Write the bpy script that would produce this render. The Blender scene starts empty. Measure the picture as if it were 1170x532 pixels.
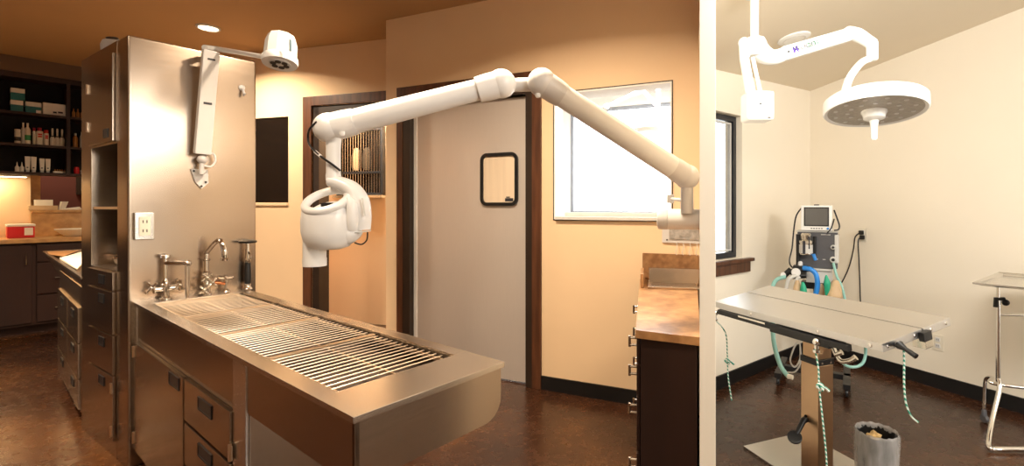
import bpy, bmesh, math, random
from mathutils import Vector, Matrix, Quaternion
random.seed(7)
SC = bpy.context.scene
COL = SC.collection
F, CX, HY, EYE = 540.0, 650.0, 235.0, 1.42      # focal length, optical axis and eye height used to size the rooms

def V(*a): return Vector(a)
def at(px, py, Y): return V((px-CX)/F*Y, Y, EYE-(py-HY)/F*Y)
def flat(px, py, z):
    Y = F*(EYE-z)/(py-HY); return V((px-CX)/F*Y, Y, z)

class Frame:                                   # a vertical plane's own frame: s along it, t square to it, z up
    def __init__(s, x, y, dx, dy, side=1):
        l = math.hypot(dx, dy); s.o = (x, y); s.d = (dx/l, dy/l); s.n = (-dy/l*side, dx/l*side)
    def __call__(s, a, t, z): return V(s.o[0]+s.d[0]*a+s.n[0]*t, s.o[1]+s.d[1]*a+s.n[1]*t, z)
    def at(s, px, t=0.0):                      # where along the plane a sight line crosses it
        k = (px-CX)/F; ox = s.o[0]+s.n[0]*t; oy = s.o[1]+s.n[1]*t
        return (k*oy-ox)/(s.d[0]-k*s.d[1])
    def z(s, px, py, t=0.0):
        a = s.at(px, t); return EYE-(py-HY)/F*s(a, t, 0).y

# ------------------------------------------------------------------ materials
MATS = {}
def nt(name):
    m = bpy.data.materials.new(name); m.use_nodes = True
    t = m.node_tree; return m, t, t.nodes['Principled BSDF']
def mat(name, col, rough=.5, metal=0., var=0., scale=8., bump=0., emit=None, estr=0., trans=0., ior=1.45, coat=0., spec=None, alpha=1., col2=None, stretch=None, detail=4.):
    m, t, b = nt(name)
    b.inputs['Base Color'].default_value = (*col, 1); b.inputs['Roughness'].default_value = rough
    b.inputs['Metallic'].default_value = metal; b.inputs['IOR'].default_value = ior
    b.inputs['Transmission Weight'].default_value = trans; b.inputs['Coat Weight'].default_value = coat
    if spec is not None: b.inputs['Specular IOR Level'].default_value = spec
    b.inputs['Alpha'].default_value = alpha
    if emit: b.inputs['Emission Color'].default_value = (*emit, 1); b.inputs['Emission Strength'].default_value = estr
    if var or bump or col2:
        tc = t.nodes.new('ShaderNodeTexCoord'); mp = t.nodes.new('ShaderNodeMapping')
        if stretch: mp.inputs['Scale'].default_value = stretch
        nz = t.nodes.new('ShaderNodeTexNoise'); nz.inputs['Scale'].default_value = scale; nz.inputs['Detail'].default_value = detail
        t.links.new(tc.outputs['Object'], mp.inputs[0]); t.links.new(mp.outputs[0], nz.inputs['Vector'])
        if var or col2:
            r = t.nodes.new('ShaderNodeValToRGB')
            c2 = col2 or tuple(max(0, c*(1-var)) for c in col)
            r.color_ramp.elements[0].position = .35; r.color_ramp.elements[1].position = .65
            r.color_ramp.elements[0].color = (*c2, 1); r.color_ramp.elements[1].color = (*col, 1)
            t.links.new(nz.outputs[0], r.inputs[0]); t.links.new(r.outputs[0], b.inputs['Base Color'])
        if bump:
            bp = t.nodes.new('ShaderNodeBump'); bp.inputs['Strength'].default_value = bump; bp.inputs['Distance'].default_value = .01
            t.links.new(nz.outputs[0], bp.inputs['Height']); t.links.new(bp.outputs[0], b.inputs['Normal'])
    MATS[name] = m; return m

def steel(name, col, rough, grain, axis_scale, bump=.02):
    m, t, b = nt(name)
    b.inputs['Metallic'].default_value = 1.; b.inputs['Roughness'].default_value = rough
    tc = t.nodes.new('ShaderNodeTexCoord'); mp = t.nodes.new('ShaderNodeMapping'); mp.inputs['Scale'].default_value = axis_scale
    nz = t.nodes.new('ShaderNodeTexNoise'); nz.inputs['Scale'].default_value = grain; nz.inputs['Detail'].default_value = 5
    t.links.new(tc.outputs['Object'], mp.inputs[0]); t.links.new(mp.outputs[0], nz.inputs['Vector'])
    r = t.nodes.new('ShaderNodeValToRGB')
    r.color_ramp.elements[0].color = (*[c*.88 for c in col], 1); r.color_ramp.elements[1].color = (*col, 1)
    t.links.new(nz.outputs[0], r.inputs[0]); t.links.new(r.outputs[0], b.inputs['Base Color'])
    mr = t.nodes.new('ShaderNodeMapRange'); mr.inputs['To Min'].default_value = rough*.8; mr.inputs['To Max'].default_value = rough*1.25
    t.links.new(nz.outputs[0], mr.inputs[0]); t.links.new(mr.outputs[0], b.inputs['Roughness'])
    if bump:
        bp = t.nodes.new('ShaderNodeBump'); bp.inputs['Strength'].default_value = bump; bp.inputs['Distance'].default_value = .002
        t.links.new(nz.outputs[0], bp.inputs['Height']); t.links.new(bp.outputs[0], b.inputs['Normal'])
    MATS[name] = m; return m

STEEL = steel('brushed_steel', (.45, .36, .28), .23, 6, (1, 1, 60), .004)
STEELD = steel('door_steel', (.78, .72, .67), .45, 8, (60, 60, 1), .01)
STEELD.node_tree.nodes['Principled BSDF'].inputs['Metallic'].default_value = .55
STEELT = mat('table_steel', (.70, .68, .65), .24, 1., var=.05, scale=3)
STEELL = mat('leaf_steel', (.74, .73, .72), .36, 1., var=.03, scale=3)
STEELR = mat('rim_steel', (.60, .53, .45), .27, 1., var=.05, scale=3)
CHROME = mat('chrome', (.82, .80, .77), .08, 1.)
ROD = mat('polished_rod', (.74, .60, .45), .3, 1.)
SATIN = mat('satin_nickel', (.72, .68, .6), .25, 1.)
WALLW = mat('cream_wall_paint', (.82, .60, .38), .75, var=.04, scale=1.5, bump=.03)
WALLC = mat('pale_cream_wall_paint', (.84, .77, .65), .75, var=.03, scale=1.5, bump=.03)
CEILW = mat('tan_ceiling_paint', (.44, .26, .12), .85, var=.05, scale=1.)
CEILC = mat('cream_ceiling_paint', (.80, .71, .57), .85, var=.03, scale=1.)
WHITEW = mat('white_room_paint', (.88, .86, .82), .8, var=.02, scale=2)
PURPLE = mat('maroon_wall_paint', (.13, .04, .028), .8, var=.06, scale=2)
DARKW = mat('espresso_wood', (.034, .011, .006), .6, var=.4, scale=4, stretch=(1, 1, .12))
SHELFD = mat('dark_shelf_laminate', (.006, .003, .0025), .85, var=.3, scale=4)
TRIMW = mat('stained_trim_wood', (.115, .042, .018), .42, var=.45, scale=9, stretch=(3, 3, .3), coat=.1)
TRIMD = mat('dark_jamb', (.03, .018, .012), .4, var=.2, scale=6)
BLACKB = mat('black_rubber_base', (.008, .007, .007), .45, var=.2, scale=6)
BLACK = mat('black_plastic', (.012, .012, .013), .35, var=.2, scale=20)
BLACKM = mat('black_window_frame', (.022, .024, .028), .4, var=.1, scale=10)
DGLASS = mat('dark_glass', (.012, .008, .006), .12, var=.1, scale=2)
WHITE = mat('white_enamel', (.72, .71, .70), .28, var=.03, scale=5)
WHITEC = mat('cool_white_enamel', (.90, .90, .89), .25, var=.02, scale=5)
WHITEG = mat('grey_white_plastic', (.60, .58, .57), .35, var=.03, scale=5)
IVORY = mat('ivory_plastic', (.80, .74, .62), .35, var=.03, scale=9)
PAPER = mat('paper_white', (.85, .80, .70), .7, var=.05, scale=12)
TEAL = mat('teal_card', (.01, .16, .16), .5, var=.2, scale=10)
RED = mat('red_plastic', (.62, .015, .02), .35, var=.08, scale=6)
REDI = mat('red_ink', (.6, .03, .02), .5, var=.1, scale=30)
INK = mat('dark_ink', (.03, .03, .04), .5, var=.1, scale=30)
PINK = mat('dark_pink_cap', (.4, .02, .05), .4, var=.1, scale=30)
GREENL = mat('green_label', (.05, .35, .15), .5, var=.1, scale=30)
AMBER = mat('amber_plastic', (.45, .2, .05), .3, var=.1, scale=30)
COPPER = mat('copper', (.75, .32, .16), .2, 1., var=.1, scale=20)
OAK = mat('laminate_counter', (.52, .29, .13), .3, col2=(.30, .15, .065), scale=14, coat=.25)
OAKE = mat('laminate_edge', (.34, .18, .08), .4, col2=(.2, .095, .04), scale=22)
OAKL = mat('golden_laminate', (.62, .36, .14), .3, col2=(.45, .24, .09), scale=12, coat=.2)
GREY = mat('slate_grey_panel', (.10, .10, .11), .38, var=.08, scale=10)
GREYL = mat('light_grey_plastic', (.62, .61, .58), .4, var=.05, scale=10)
LENS = mat('lamp_lens', (.42, .38, .33), .3, var=.2, scale=60)
BLUE = mat('blue_hose', (.03, .25, .75), .35, var=.1, scale=20)
TEALH = mat('pale_green_hose', (.30, .58, .52), .3, var=.1, scale=20)
GREENB = mat('green_rubber', (.02, .38, .22), .5, var=.15, scale=20)
BEIGEB = mat('beige_bag', (.62, .44, .26), .6, var=.15, scale=9)
SCREEN = mat('monitor_glass', (.13, .125, .12), .18, var=.05, scale=5)
VIOLET = mat('violet_ink', (.10, .03, .5), .5, var=.1, scale=30)
GLASS = mat('clear_glass', (.9, .9, .9), .05, trans=1., ior=1.3)
FOIL = mat('crumpled_film', (.62, .6, .57), .25, 0.4, var=.4, scale=25, bump=.8)
LINER = mat('clear_bin_liner', (.78, .76, .74), .22, var=.35, scale=30, bump=.9, alpha=.42, stretch=(1, 1, .25))
BINK = mat('black_bin_plastic', (.015, .014, .013), .35, var=.3, scale=18, bump=.3)
KRAFT = mat('crumpled_paper', (.72, .48, .2), .75, var=.35, scale=35, bump=.9)
LEDW = mat('lit_downlight', (1, .9, .7), .5, emit=(1., .83, .55), estr=14, var=.01)
UCL = mat('lit_tube', (1, .9, .7), .5, emit=(1., .80, .48), estr=9, var=.01)
GRNDX = mat('outdoor_concrete', (.6, .6, .58), .9, var=.1, scale=2)
CLOTH = mat('folded_cloth', (.66, .50, .34), .8, var=.1, scale=7, bump=.2)
SLOT = mat('cage_bars', (.06, .045, .03), .4, var=.3, scale=30)

def rope_mat():
    m, t, b = nt('green_white_rope'); b.inputs['Roughness'].default_value = .7
    tc = t.nodes.new('ShaderNodeTexCoord'); w = t.nodes.new('ShaderNodeTexWave'); w.wave_type = 'BANDS'; w.bands_direction = 'DIAGONAL'
    w.inputs['Scale'].default_value = 34; w.inputs['Distortion'].default_value = 1.5
    r = t.nodes.new('ShaderNodeValToRGB'); r.color_ramp.interpolation = 'CONSTANT'
    r.color_ramp.elements[0].color = (.03, .30, .20, 1); r.color_ramp.elements[1].color = (.75, .82, .75, 1); r.color_ramp.elements[1].position = .45
    t.links.new(tc.outputs['Object'], w.inputs['Vector']); t.links.new(w.outputs[0], r.inputs[0]); t.links.new(r.outputs[0], b.inputs['Base Color'])
    return m
ROPE = rope_mat()
def slots_mat():
    m, t, b = nt('slotted_steel'); b.inputs['Roughness'].default_value = .35; b.inputs['Metallic'].default_value = .8
    tc = t.nodes.new('ShaderNodeTexCoord'); w = t.nodes.new('ShaderNodeTexWave'); w.wave_type = 'BANDS'; w.bands_direction = 'Z'; w.inputs['Scale'].default_value = 7
    r = t.nodes.new('ShaderNodeValToRGB'); r.color_ramp.interpolation = 'CONSTANT'
    r.color_ramp.elements[0].color = (.01, .01, .01, 1); r.color_ramp.elements[1].color = (.4, .38, .35, 1); r.color_ramp.elements[1].position = .45
    t.links.new(tc.outputs['Object'], w.inputs['Vector']); t.links.new(w.outputs[0], r.inputs[0]); t.links.new(r.outputs[0], b.inputs['Base Color'])
    return m

def floor_mat():
    m, t, b = nt('stained_concrete'); b.inputs['Specular IOR Level'].default_value = .38; tc = t.nodes.new('ShaderNodeTexCoord')
    n1 = t.nodes.new('ShaderNodeTexNoise'); n1.inputs['Scale'].default_value = 1.1; n1.inputs['Detail'].default_value = 8; n1.inputs['Roughness'].default_value = .62
    n2 = t.nodes.new('ShaderNodeTexNoise'); n2.inputs['Scale'].default_value = 22; n2.inputs['Detail'].default_value = 6
    t.links.new(tc.outputs['Object'], n1.inputs['Vector']); t.links.new(tc.outputs['Object'], n2.inputs['Vector'])
    r1 = t.nodes.new('ShaderNodeValToRGB'); e = r1.color_ramp.elements
    e[0].position = .32; e[0].color = (.024, .008, .0035, 1); e[1].position = .72; e[1].color = (.135, .052, .015, 1)
    k = r1.color_ramp.elements.new(.52); k.color = (.055, .021, .009, 1)
    mx = t.nodes.new('ShaderNodeMix'); mx.data_type = 'RGBA'; mx.blend_type = 'MULTIPLY'; mx.inputs[0].default_value = .55
    r2 = t.nodes.new('ShaderNodeValToRGB'); r2.color_ramp.elements[0].position = .3; r2.color_ramp.elements[1].position = .7
    r2.color_ramp.elements[0].color = (.45, .4, .38, 1)
    t.links.new(n1.outputs[0], r1.inputs[0]); t.links.new(n2.outputs[0], r2.inputs[0])
    t.links.new(r1.outputs[0], mx.inputs[6]); t.links.new(r2.outputs[0], mx.inputs[7]); t.links.new(mx.outputs[2], b.inputs['Base Color'])
    mr = t.nodes.new('ShaderNodeMapRange'); mr.inputs['To Min'].default_value = .16; mr.inputs['To Max'].default_value = .36
    t.links.new(n2.outputs[0], mr.inputs[0]); t.links.new(mr.outputs[0], b.inputs['Roughness'])
    bp = t.nodes.new('ShaderNodeBump'); bp.inputs['Strength'].default_value = .03; bp.inputs['Distance'].default_value = .004
    t.links.new(n2.outputs[0], bp.inputs['Height']); t.links.new(bp.outputs[0], b.inputs['Normal'])
    return m
FLOORM = floor_mat()

# ------------------------------------------------------------------ mesh helpers
def nb(): return bmesh.new()
def merge(dst, src):
    me = bpy.data.meshes.new('tmp'); src.to_mesh(me); dst.from_mesh(me); bpy.data.meshes.remove(me); src.free()
def hexa(bm, p, bev=0., seg=2):                # eight corners: bottom loop then top loop
    b = bmesh.new(); v = [b.verts.new(q) for q in p]
    for f in ((3, 2, 1, 0), (4, 5, 6, 7), (0, 1, 5, 4), (1, 2, 6, 5), (2, 3, 7, 6), (3, 0, 4, 7)): b.faces.new([v[i] for i in f])
    bmesh.ops.recalc_face_normals(b, faces=b.faces)
    if bev: bmesh.ops.bevel(b, geom=list(b.edges), offset=bev, segments=seg, profile=.6, affect='EDGES')
    merge(bm, b); return bm
def fbox(bm, fr, s0, s1, t0, t1, z0, z1, bev=0., seg=2):
    return hexa(bm, [fr(s0, t0, z0), fr(s1, t0, z0), fr(s1, t1, z0), fr(s0, t1, z0), fr(s0, t0, z1), fr(s1, t0, z1), fr(s1, t1, z1), fr(s0, t1, z1)], bev, seg)
def prism(bm, pts, z0, z1, bev=0.):
    b = bmesh.new(); lo = [b.verts.new((p[0], p[1], z0 if not callable(z0) else z0(p))) for p in pts]
    hi = [b.verts.new((p[0], p[1], z1 if not callable(z1) else z1(p))) for p in pts]
    n = len(pts); b.faces.new(lo[::-1]); b.faces.new(hi)
    for i in range(n): b.faces.new([lo[i], lo[(i+1) % n], hi[(i+1) % n], hi[i]])
    bmesh.ops.recalc_face_normals(b, faces=b.faces)
    if bev: bmesh.ops.bevel(b, geom=list(b.edges), offset=bev, segments=2, profile=.6, affect='EDGES')
    merge(bm, b); return bm
def smooth_path(pts, n=6):
    pts = [Vector(p) for p in pts]
    if len(pts) < 3: return pts
    out = []
    for i in range(len(pts)-1):
        p0 = pts[max(i-1, 0)]; p1 = pts[i]; p2 = pts[i+1]; p3 = pts[min(i+2, len(pts)-1)]
        for k in range(n):
            t = k/n
            out.append(.5*((2*p1)+(-p0+p2)*t+(2*p0-5*p1+4*p2-p3)*t*t+(-p0+3*p1-3*p2+p3)*t**3))
    out.append(pts[-1]); return out
def tube(bm, pts, r, seg=12, smooth=0, flat_k=1., up=None):
    rs = r if isinstance(r, (list, tuple)) else [r]*len(pts)
    if smooth:
        q = smooth_path([(*p, ) for p in pts], smooth); n = len(pts)
        rr = []
        for i in range(n-1):
            for k in range(smooth): rr.append(rs[i]+(rs[i+1]-rs[i])*k/smooth)
        rr.append(rs[-1]); pts, rs = q, rr
    pts = [Vector(p) for p in pts]; rings = []
    t0 = (pts[1]-pts[0]).normalized(); a = Vector(up) if up else (Vector((0, 0, 1)) if abs(t0.z) < .9 else Vector((1, 0, 0)))
    nrm = (a-t0*a.dot(t0)).normalized()
    for i, p in enumerate(pts):
        if i == 0: t = t0
        elif i == len(pts)-1: t = (pts[i]-pts[i-1]).normalized()
        else: t = ((pts[i]-pts[i-1]).normalized()+(pts[i+1]-pts[i]).normalized()).normalized()
        nrm = (nrm-t*nrm.dot(t)).normalized(); bi = t.cross(nrm)
        rings.append([bm.verts.new(p+nrm*math.cos(2*math.pi*k/seg)*rs[i]+bi*math.sin(2*math.pi*k/seg)*rs[i]*flat_k) for k in range(seg)])
    for i in range(len(rings)-1):
        for k in range(seg):
            bm.faces.new([rings[i][k], rings[i][(k+1) % seg], rings[i+1][(k+1) % seg], rings[i+1][k]])
    bm.faces.new(rings[0][::-1]); bm.faces.new(rings[-1]); return bm
def lathe(bm, c, prof, seg=24, axis=(0, 0, 1), cap=True, sx=1., sy=1.):
    q = Vector((0, 0, 1)).rotation_difference(Vector(axis)); c = Vector(c); rings = []
    for r, h in prof: rings.append([bm.verts.new(c+q @ Vector((r*sx*math.cos(2*math.pi*k/seg), r*sy*math.sin(2*math.pi*k/seg), h))) for k in range(seg)])
    for i in range(len(rings)-1):
        for k in range(seg): bm.faces.new([rings[i][k], rings[i][(k+1) % seg], rings[i+1][(k+1) % seg], rings[i+1][k]])
    if cap: bm.faces.new(rings[0][::-1]); bm.faces.new(rings[-1])
    return bm
def ball(bm, c, r, k=(1, 1, 1), seg=24, axis=(0, 0, 1)):
    q = Vector((0, 0, 1)).rotation_difference(Vector(axis))
    m = Matrix.Translation(Vector(c)) @ q.to_matrix().to_4x4() @ Matrix.Diagonal((k[0]*r, k[1]*r, k[2]*r, 1))
    bmesh.ops.create_uvsphere(bm, u_segments=seg, v_segments=seg//2, radius=1., matrix=m); return bm
def ring(bm, c, R, r, axis=(0, 0, 1), seg=36, sec=10, ry=None):
    q = Vector((0, 0, 1)).rotation_difference(Vector(axis)); c = Vector(c); rings = []; ry = ry or R
    for i in range(seg):
        a = 2*math.pi*i/seg
        rings.append([bm.verts.new(c+q @ Vector(((R+r*math.cos(2*math.pi*k/sec))*math.cos(a), (ry+r*math.cos(2*math.pi*k/sec))*math.sin(a), r*math.sin(2*math.pi*k/sec)))) for k in range(sec)])
    for i in range(seg):
        for k in range(sec): bm.faces.new([rings[i][k], rings[(i+1) % seg][k], rings[(i+1) % seg][(k+1) % sec], rings[i][(k+1) % sec]])
    return bm

def world_loc(o):
    l = Vector(o.location)
    while o.parent: o = o.parent; l += Vector(o.location)
    return l
def obj(name, bm, m, parent=None, kind=None, label=None, ang=38, uniform=True):
    if uniform: bmesh.ops.recalc_face_normals(bm, faces=bm.faces)
    xs = [v.co for v in bm.verts]
    if parent: loc = world_loc(parent)
    else:
        loc = Vector(((min(c.x for c in xs)+max(c.x for c in xs))/2, (min(c.y for c in xs)+max(c.y for c in xs))/2, min(c.z for c in xs)))
    for v in bm.verts: v.co -= loc
    me = bpy.data.meshes.new(name); bm.to_mesh(me); bm.free()
    me.materials.append(m); me.polygons.foreach_set('use_smooth', [True]*len(me.polygons)); me.set_sharp_from_angle(angle=math.radians(ang))
    o = bpy.data.objects.new(name, me); COL.objects.link(o)
    if ang == 38: wm = o.modifiers.new('even_normals', 'WEIGHTED_NORMAL'); wm.keep_sharp = True; wm.weight = 80
    if parent: o.parent = parent
    else: o.location = loc
    if kind: o['kind'] = kind
    if label: o['label'] = label
    return o
def thing(name, label, cat, loc, group=None):
    o = bpy.data.objects.new(name, None); COL.objects.link(o); o.location = Vector(loc); o['label'] = label; o['category'] = cat
    o.empty_display_size = .1
    if group: o['group'] = group
    return o
def tag(o, label, cat, group=None):
    o['label'] = label; o['category'] = cat
    if group: o['group'] = group
    return o
def struct(name, bm, m, parent=None): return obj(name, bm, m, parent, None if parent else 'structure')
def dup(root, shift, label, group=None):
    r = root.copy(); COL.objects.link(r); r.location = Vector(root.location)+Vector(shift); r['label'] = label
    if group: r['group'] = group
    for ch in root.children:
        c = ch.copy(); COL.objects.link(c); c.parent = r
        for g in ch.children:
            d = g.copy(); COL.objects.link(d); d.parent = c
    return r
def text(name, body, size, loc, xdir, zdir, m, parent=None, ext=.0006):
    cu = bpy.data.curves.new(name, 'FONT'); cu.body = body; cu.size = size; cu.extrude = ext; cu.align_x = 'CENTER'; cu.align_y = 'CENTER'
    cu.materials.append(m)
    o = bpy.data.objects.new(name, cu); COL.objects.link(o)
    x = Vector(xdir).normalized(); y = Vector(zdir).normalized(); z = x.cross(y).normalized(); y = z.cross(x)
    o.rotation_mode = 'QUATERNION'; o.rotation_quaternion = Matrix((x, y, z)).transposed().to_quaternion()
    o.location = Vector(loc)-(world_loc(parent) if parent else Vector())
    bpy.context.view_layer.update()
    me = bpy.data.meshes.new_from_object(o); me.name = name; mo = bpy.data.objects.new(name, me); COL.objects.link(mo)
    mo.rotation_mode = 'QUATERNION'; mo.rotation_quaternion = o.rotation_quaternion; mo.location = o.location; mo.parent = parent
    bpy.data.objects.remove(o); return mo

# ------------------------------------------------------------------ frames of the place
I = Frame(-2.361, 2.576, .795, -.607)                    # the wet table: s away from the tower, t across
T1 = I(0, -.032, 0)
TW = Frame(T1.x, T1.y, -.844, .537, side=-1)
TF = Frame(T1.x, T1.y, .607, .795)                       # tower's front face; t<0 is out of it
#             # tower's side face, s running back
WB = Frame(-.281, 3.70, .92, -.392)                      # wall with the metal door; t>0 is behind it
WA = Frame(-1.843, 4.762, -1.09, .306, side=-1)          # wall with the cased opening; t>0 behind
WC = Frame(-6.243, 5.30, .607, .795)                     # shelf wall; t>0 behind
COR = V(2.38, 4.66, 0)
WD = Frame(COR.x, COR.y, .704, -1.375, side=1)           # right hand wall of the operating room; t>0 is outside
WE = Frame(1.126, 3.64, 1.254, 1.02, side=1)             # window wall of the operating room; t>0 outside
ZC = 3.10
def zroof(p): return 2.639+.1357*p[0]-.0884*p[1]
# partition between the rooms
pdir = Vector((158.5/F, 1)).normalized(); PA = V(pdir.x, pdir.y, 0)*1.56
WP = Frame(PA.x, PA.y, pdir.x, pdir.y, side=-1)           # t>0 to the right
PTH = .0245

# ------------------------------------------------------------------ the shell
bm = nb(); prism(bm, [(-12.5, -2.6), (4.9, -2.6), (4.9, 9.2), (-12.5, 9.2)], -.12, 0)
struct('floor', bm, FLOORM)
bm = nb(); prism(bm, [(-30, 9.2), (30, 9.2), (30, 30), (-30, 30)], -.3, -.15)
struct('ground', bm, GRNDX)

# wall B with door and interior window
sB0 = WB.at(441); sB1 = WB.at(808)+.02
d0, d1 = WB.at(469), WB.at(602); DZ = 2.30
w0, w1 = WB.at(633), WB.at(768); wz0, wz1 = 1.315, 2.285
bm = nb(); TH = .14
fbox(bm, WB, sB0, d0-.0, 0, TH, 0, ZC); fbox(bm, WB, d0, d1, 0, TH, DZ, ZC); fbox(bm, WB, d1, w0, 0, TH, 0, ZC)
fbox(bm, WB, w0, w1, 0, TH, 0, wz0); fbox(bm, WB, w0, w1, 0, TH, wz1, ZC); fbox(bm, WB, w1, sB1, 0, TH, 0, ZC)
fbox(bm, WB, sB0, sB0+.14, TH, 1.2, 0, ZC)                # the return that closes the corner
struct('wall_front', bm, WALLW)
# wall A
a_open0, a_open1 = WA.at(441), WA.at(357)                 # cased opening
aw0, aw1 = WA.at(329.5), WA.at(286)
zt = WA.z(357, 118)
WAend = 2.75
bm = nb()
awz0, awz1 = WA.z(312, 231.5), WA.z(312, 134)
fbox(bm, WA, a_open1, aw0, 0, .14, 0, ZC); fbox(bm, WA, aw0, aw1, 0, .14, 0, awz0); fbox(bm, WA, aw0, aw1, 0, .14, awz1, ZC)
fbox(bm, WA, aw1, WAend, 0, .14, 0, ZC); fbox(bm, WA, -.55, a_open1, 0, .14, zt, ZC)
fbox(bm, WA, WAend-.14, WAend, .14, 3.0, 0, ZC)
struct('wall_back', bm, WALLW)
bm = nb(); fbox(bm, WA, aw0+.002, aw1-.002, .012, .03, awz0+.002, awz1-.002)
wn = struct('window_1', bm, DGLASS)
bm = nb(); fbox(bm, WA, aw0-.0, aw1+.0, -.012, .055, awz0-.03, awz0-.002, .003); obj('window_sill', bm, WALLW, wn)
# room behind wall A's opening
bm = nb(); fbox(bm, WA, -.55, 2.0, .75, .87, 0, ZC)
struct('wall_hallway', bm, WALLW)
k0, k1 = WA.at(387, .73), WA.at(439.5, .73)
kz0, kz1 = WA.z(413, 223, .73), WA.z(413, 145, .73)
t_ = thing('kennel_bank', 'black framed bank of barred cages set in the wall behind the cased opening', 'kennel', WA((k0+k1)/2, .71, kz0))
lo, hi = min(k0, k1), max(k0, k1)
bm = nb(); fbox(bm, WA, lo, hi, .715, .748, kz0, kz1); obj('back_panel', bm, DGLASS, t_)
bm = nb()
for a, b_, c, d in ((lo, lo+.03, kz0, kz1), (hi-.03, hi, kz0, kz1), (lo, hi, kz0, kz0+.03), (lo, hi, kz1-.05, kz1), (lo, hi, kz0+.26, kz0+.285)): fbox(bm, WA, a, b_, .69, .72, c, d, .003)
obj('frame', bm, BLACKM, t_)
bm = nb(); n = 16
for i in range(n):
    s = lo+.03+(hi-lo-.06)*(i+.5)/n; tube(bm, [WA(s, .70, kz0+.02), WA(s, .70, kz1-.03)], .004, 6)
obj('bar_grille', bm, SATIN, t_)
bm = nb(); fbox(bm, WA, lo-.02, hi+.02, .64, .72, kz0-.03, kz0-.001, .003); obj('ledge', bm, SATIN, t_)
for i, sx in enumerate((.35, .58)):
    bm = nb(); c = WA(lo+(hi-lo)*sx, .708, kz0+.42); lathe(bm, c-V(0, 0, .12), [(.03, 0), (.055, .03), (.06, .15), (.045, .24), (.02, .27)], 14, sy=.12)
    obj('hanging_lead', bm, SATIN if i else SLOT, t_)
# cased opening trim
bm = nb(); fw = .11
fbox(bm, WA, a_open1-.0, a_open1+WA.at(347.5)-a_open1, -.02, .0, 0, zt+.07, .004)
fbox(bm, WA, -.1, a_open1, -.02, .0, zt-.03, zt+.07, .004)
struct('trim_1', bm, TRIMW)
bm = nb(); fbox(bm, WA, WA.at(364.5), a_open1, .0, .14, 0, zt-.03, .003); fbox(bm, WA, -.1, a_open1, .0, .14, zt-.12, zt-.03, .003)
struct('trim_2', bm, TRIMD)
# wall C with the pass-through
c0, c1 = WC.at(35, .32), WC.at(99, .32); cz0, cz1 = 1.339, 1.80
bm = nb()
fbox(bm, WC, -9, c0, .32, .46, 0, ZC); fbox(bm, WC, c0, c1, .32, .46, 0, cz0); fbox(bm, WC, c0, c1, .32, .46, cz1, ZC); fbox(bm, WC, c1, 4.5, .32, .46, 0, ZC)
fbox(bm, WC, 3.2, 3.3, -1.7, .32, 0, ZC); fbox(bm, WC, -2.7, -2.6, .46, 1.6, 0, ZC); fbox(bm, WC, 3.2, 3.3, .46, 1.6, 0, ZC)
struct('wall_left', bm, WALLW)
bm = nb(); fbox(bm, WC, -2.6, 3.2, 1.5, 1.6, 0, ZC); struct('wall_lobby', bm, PURPLE)
bm = nb(); fbox(bm, WC, -.35, WC.at(46, .75), .72, .84, 0, ZC); struct('wall_lobby_post', bm, OAKL)
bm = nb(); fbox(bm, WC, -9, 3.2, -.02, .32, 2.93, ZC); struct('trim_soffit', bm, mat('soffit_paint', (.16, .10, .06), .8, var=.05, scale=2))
# closing walls behind and beside the viewpoint
bm = nb(); prism(bm, [(-12.5, -2.5), (-.75, -2.5), (-.75, -2.6), (-12.5, -2.6)], 0, ZC); struct('wall_rear', bm, WALLW)
bm = nb(); prism(bm, [(-.75, -2.5), (5.6, -2.5), (5.6, -2.6), (-.75, -2.6)], 0, zroof); struct('wall_rear_right', bm, WALLC)
# ceilings
sp = [WP(-4.4, 0, 0), WP(0, 0, 0), WP(4.5, 0, 0)]
cl = [(-12.5, -2.6), (sp[0].x, -2.6), (sp[1].x, sp[1].y), (WP(1.85, 0, 0).x, WP(1.85, 0, 0).y), (WB(sB1, TH, 0).x, WB(sB1, TH, 0).y), (WB(sB0+.3, 1.2, 0).x, WB(sB0+.3, 1.2, 0).y), (-1.6, 9.2), (-12.5, 9.2)]
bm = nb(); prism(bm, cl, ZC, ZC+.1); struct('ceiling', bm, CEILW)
e0 = WE(-.0, .16, 0); e1 = V(COR.x-.02, COR.y+.25, 0); dE = WD(6.2, .16, 0)
bm = nb(); prism(bm, [(sp[0].x, -2.6), (sp[1].x-.02, sp[1].y-.2), (sp[1].x, sp[1].y), (e0.x, e0.y), (e1.x, e1.y), (WD(0, .16, 0).x, WD(0, .16, 0).y), (dE.x+1, dE.y), (4.9, -2.6)], zroof, lambda p: zroof(p)+.1)
struct('ceiling_right', bm, CEILC)
bm = nb(); fbox(bm, WP, -4.4, 0, -PTH, PTH, 2.45, 3.12); struct('wall_bulkhead', bm, WALLC)
# partition: one wall between the two rooms
bm = nb(); fbox(bm, WP, 0, 2.25, -PTH, PTH, 0, 3.12, .002); struct('wall_partition', bm, WALLC)
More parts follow.
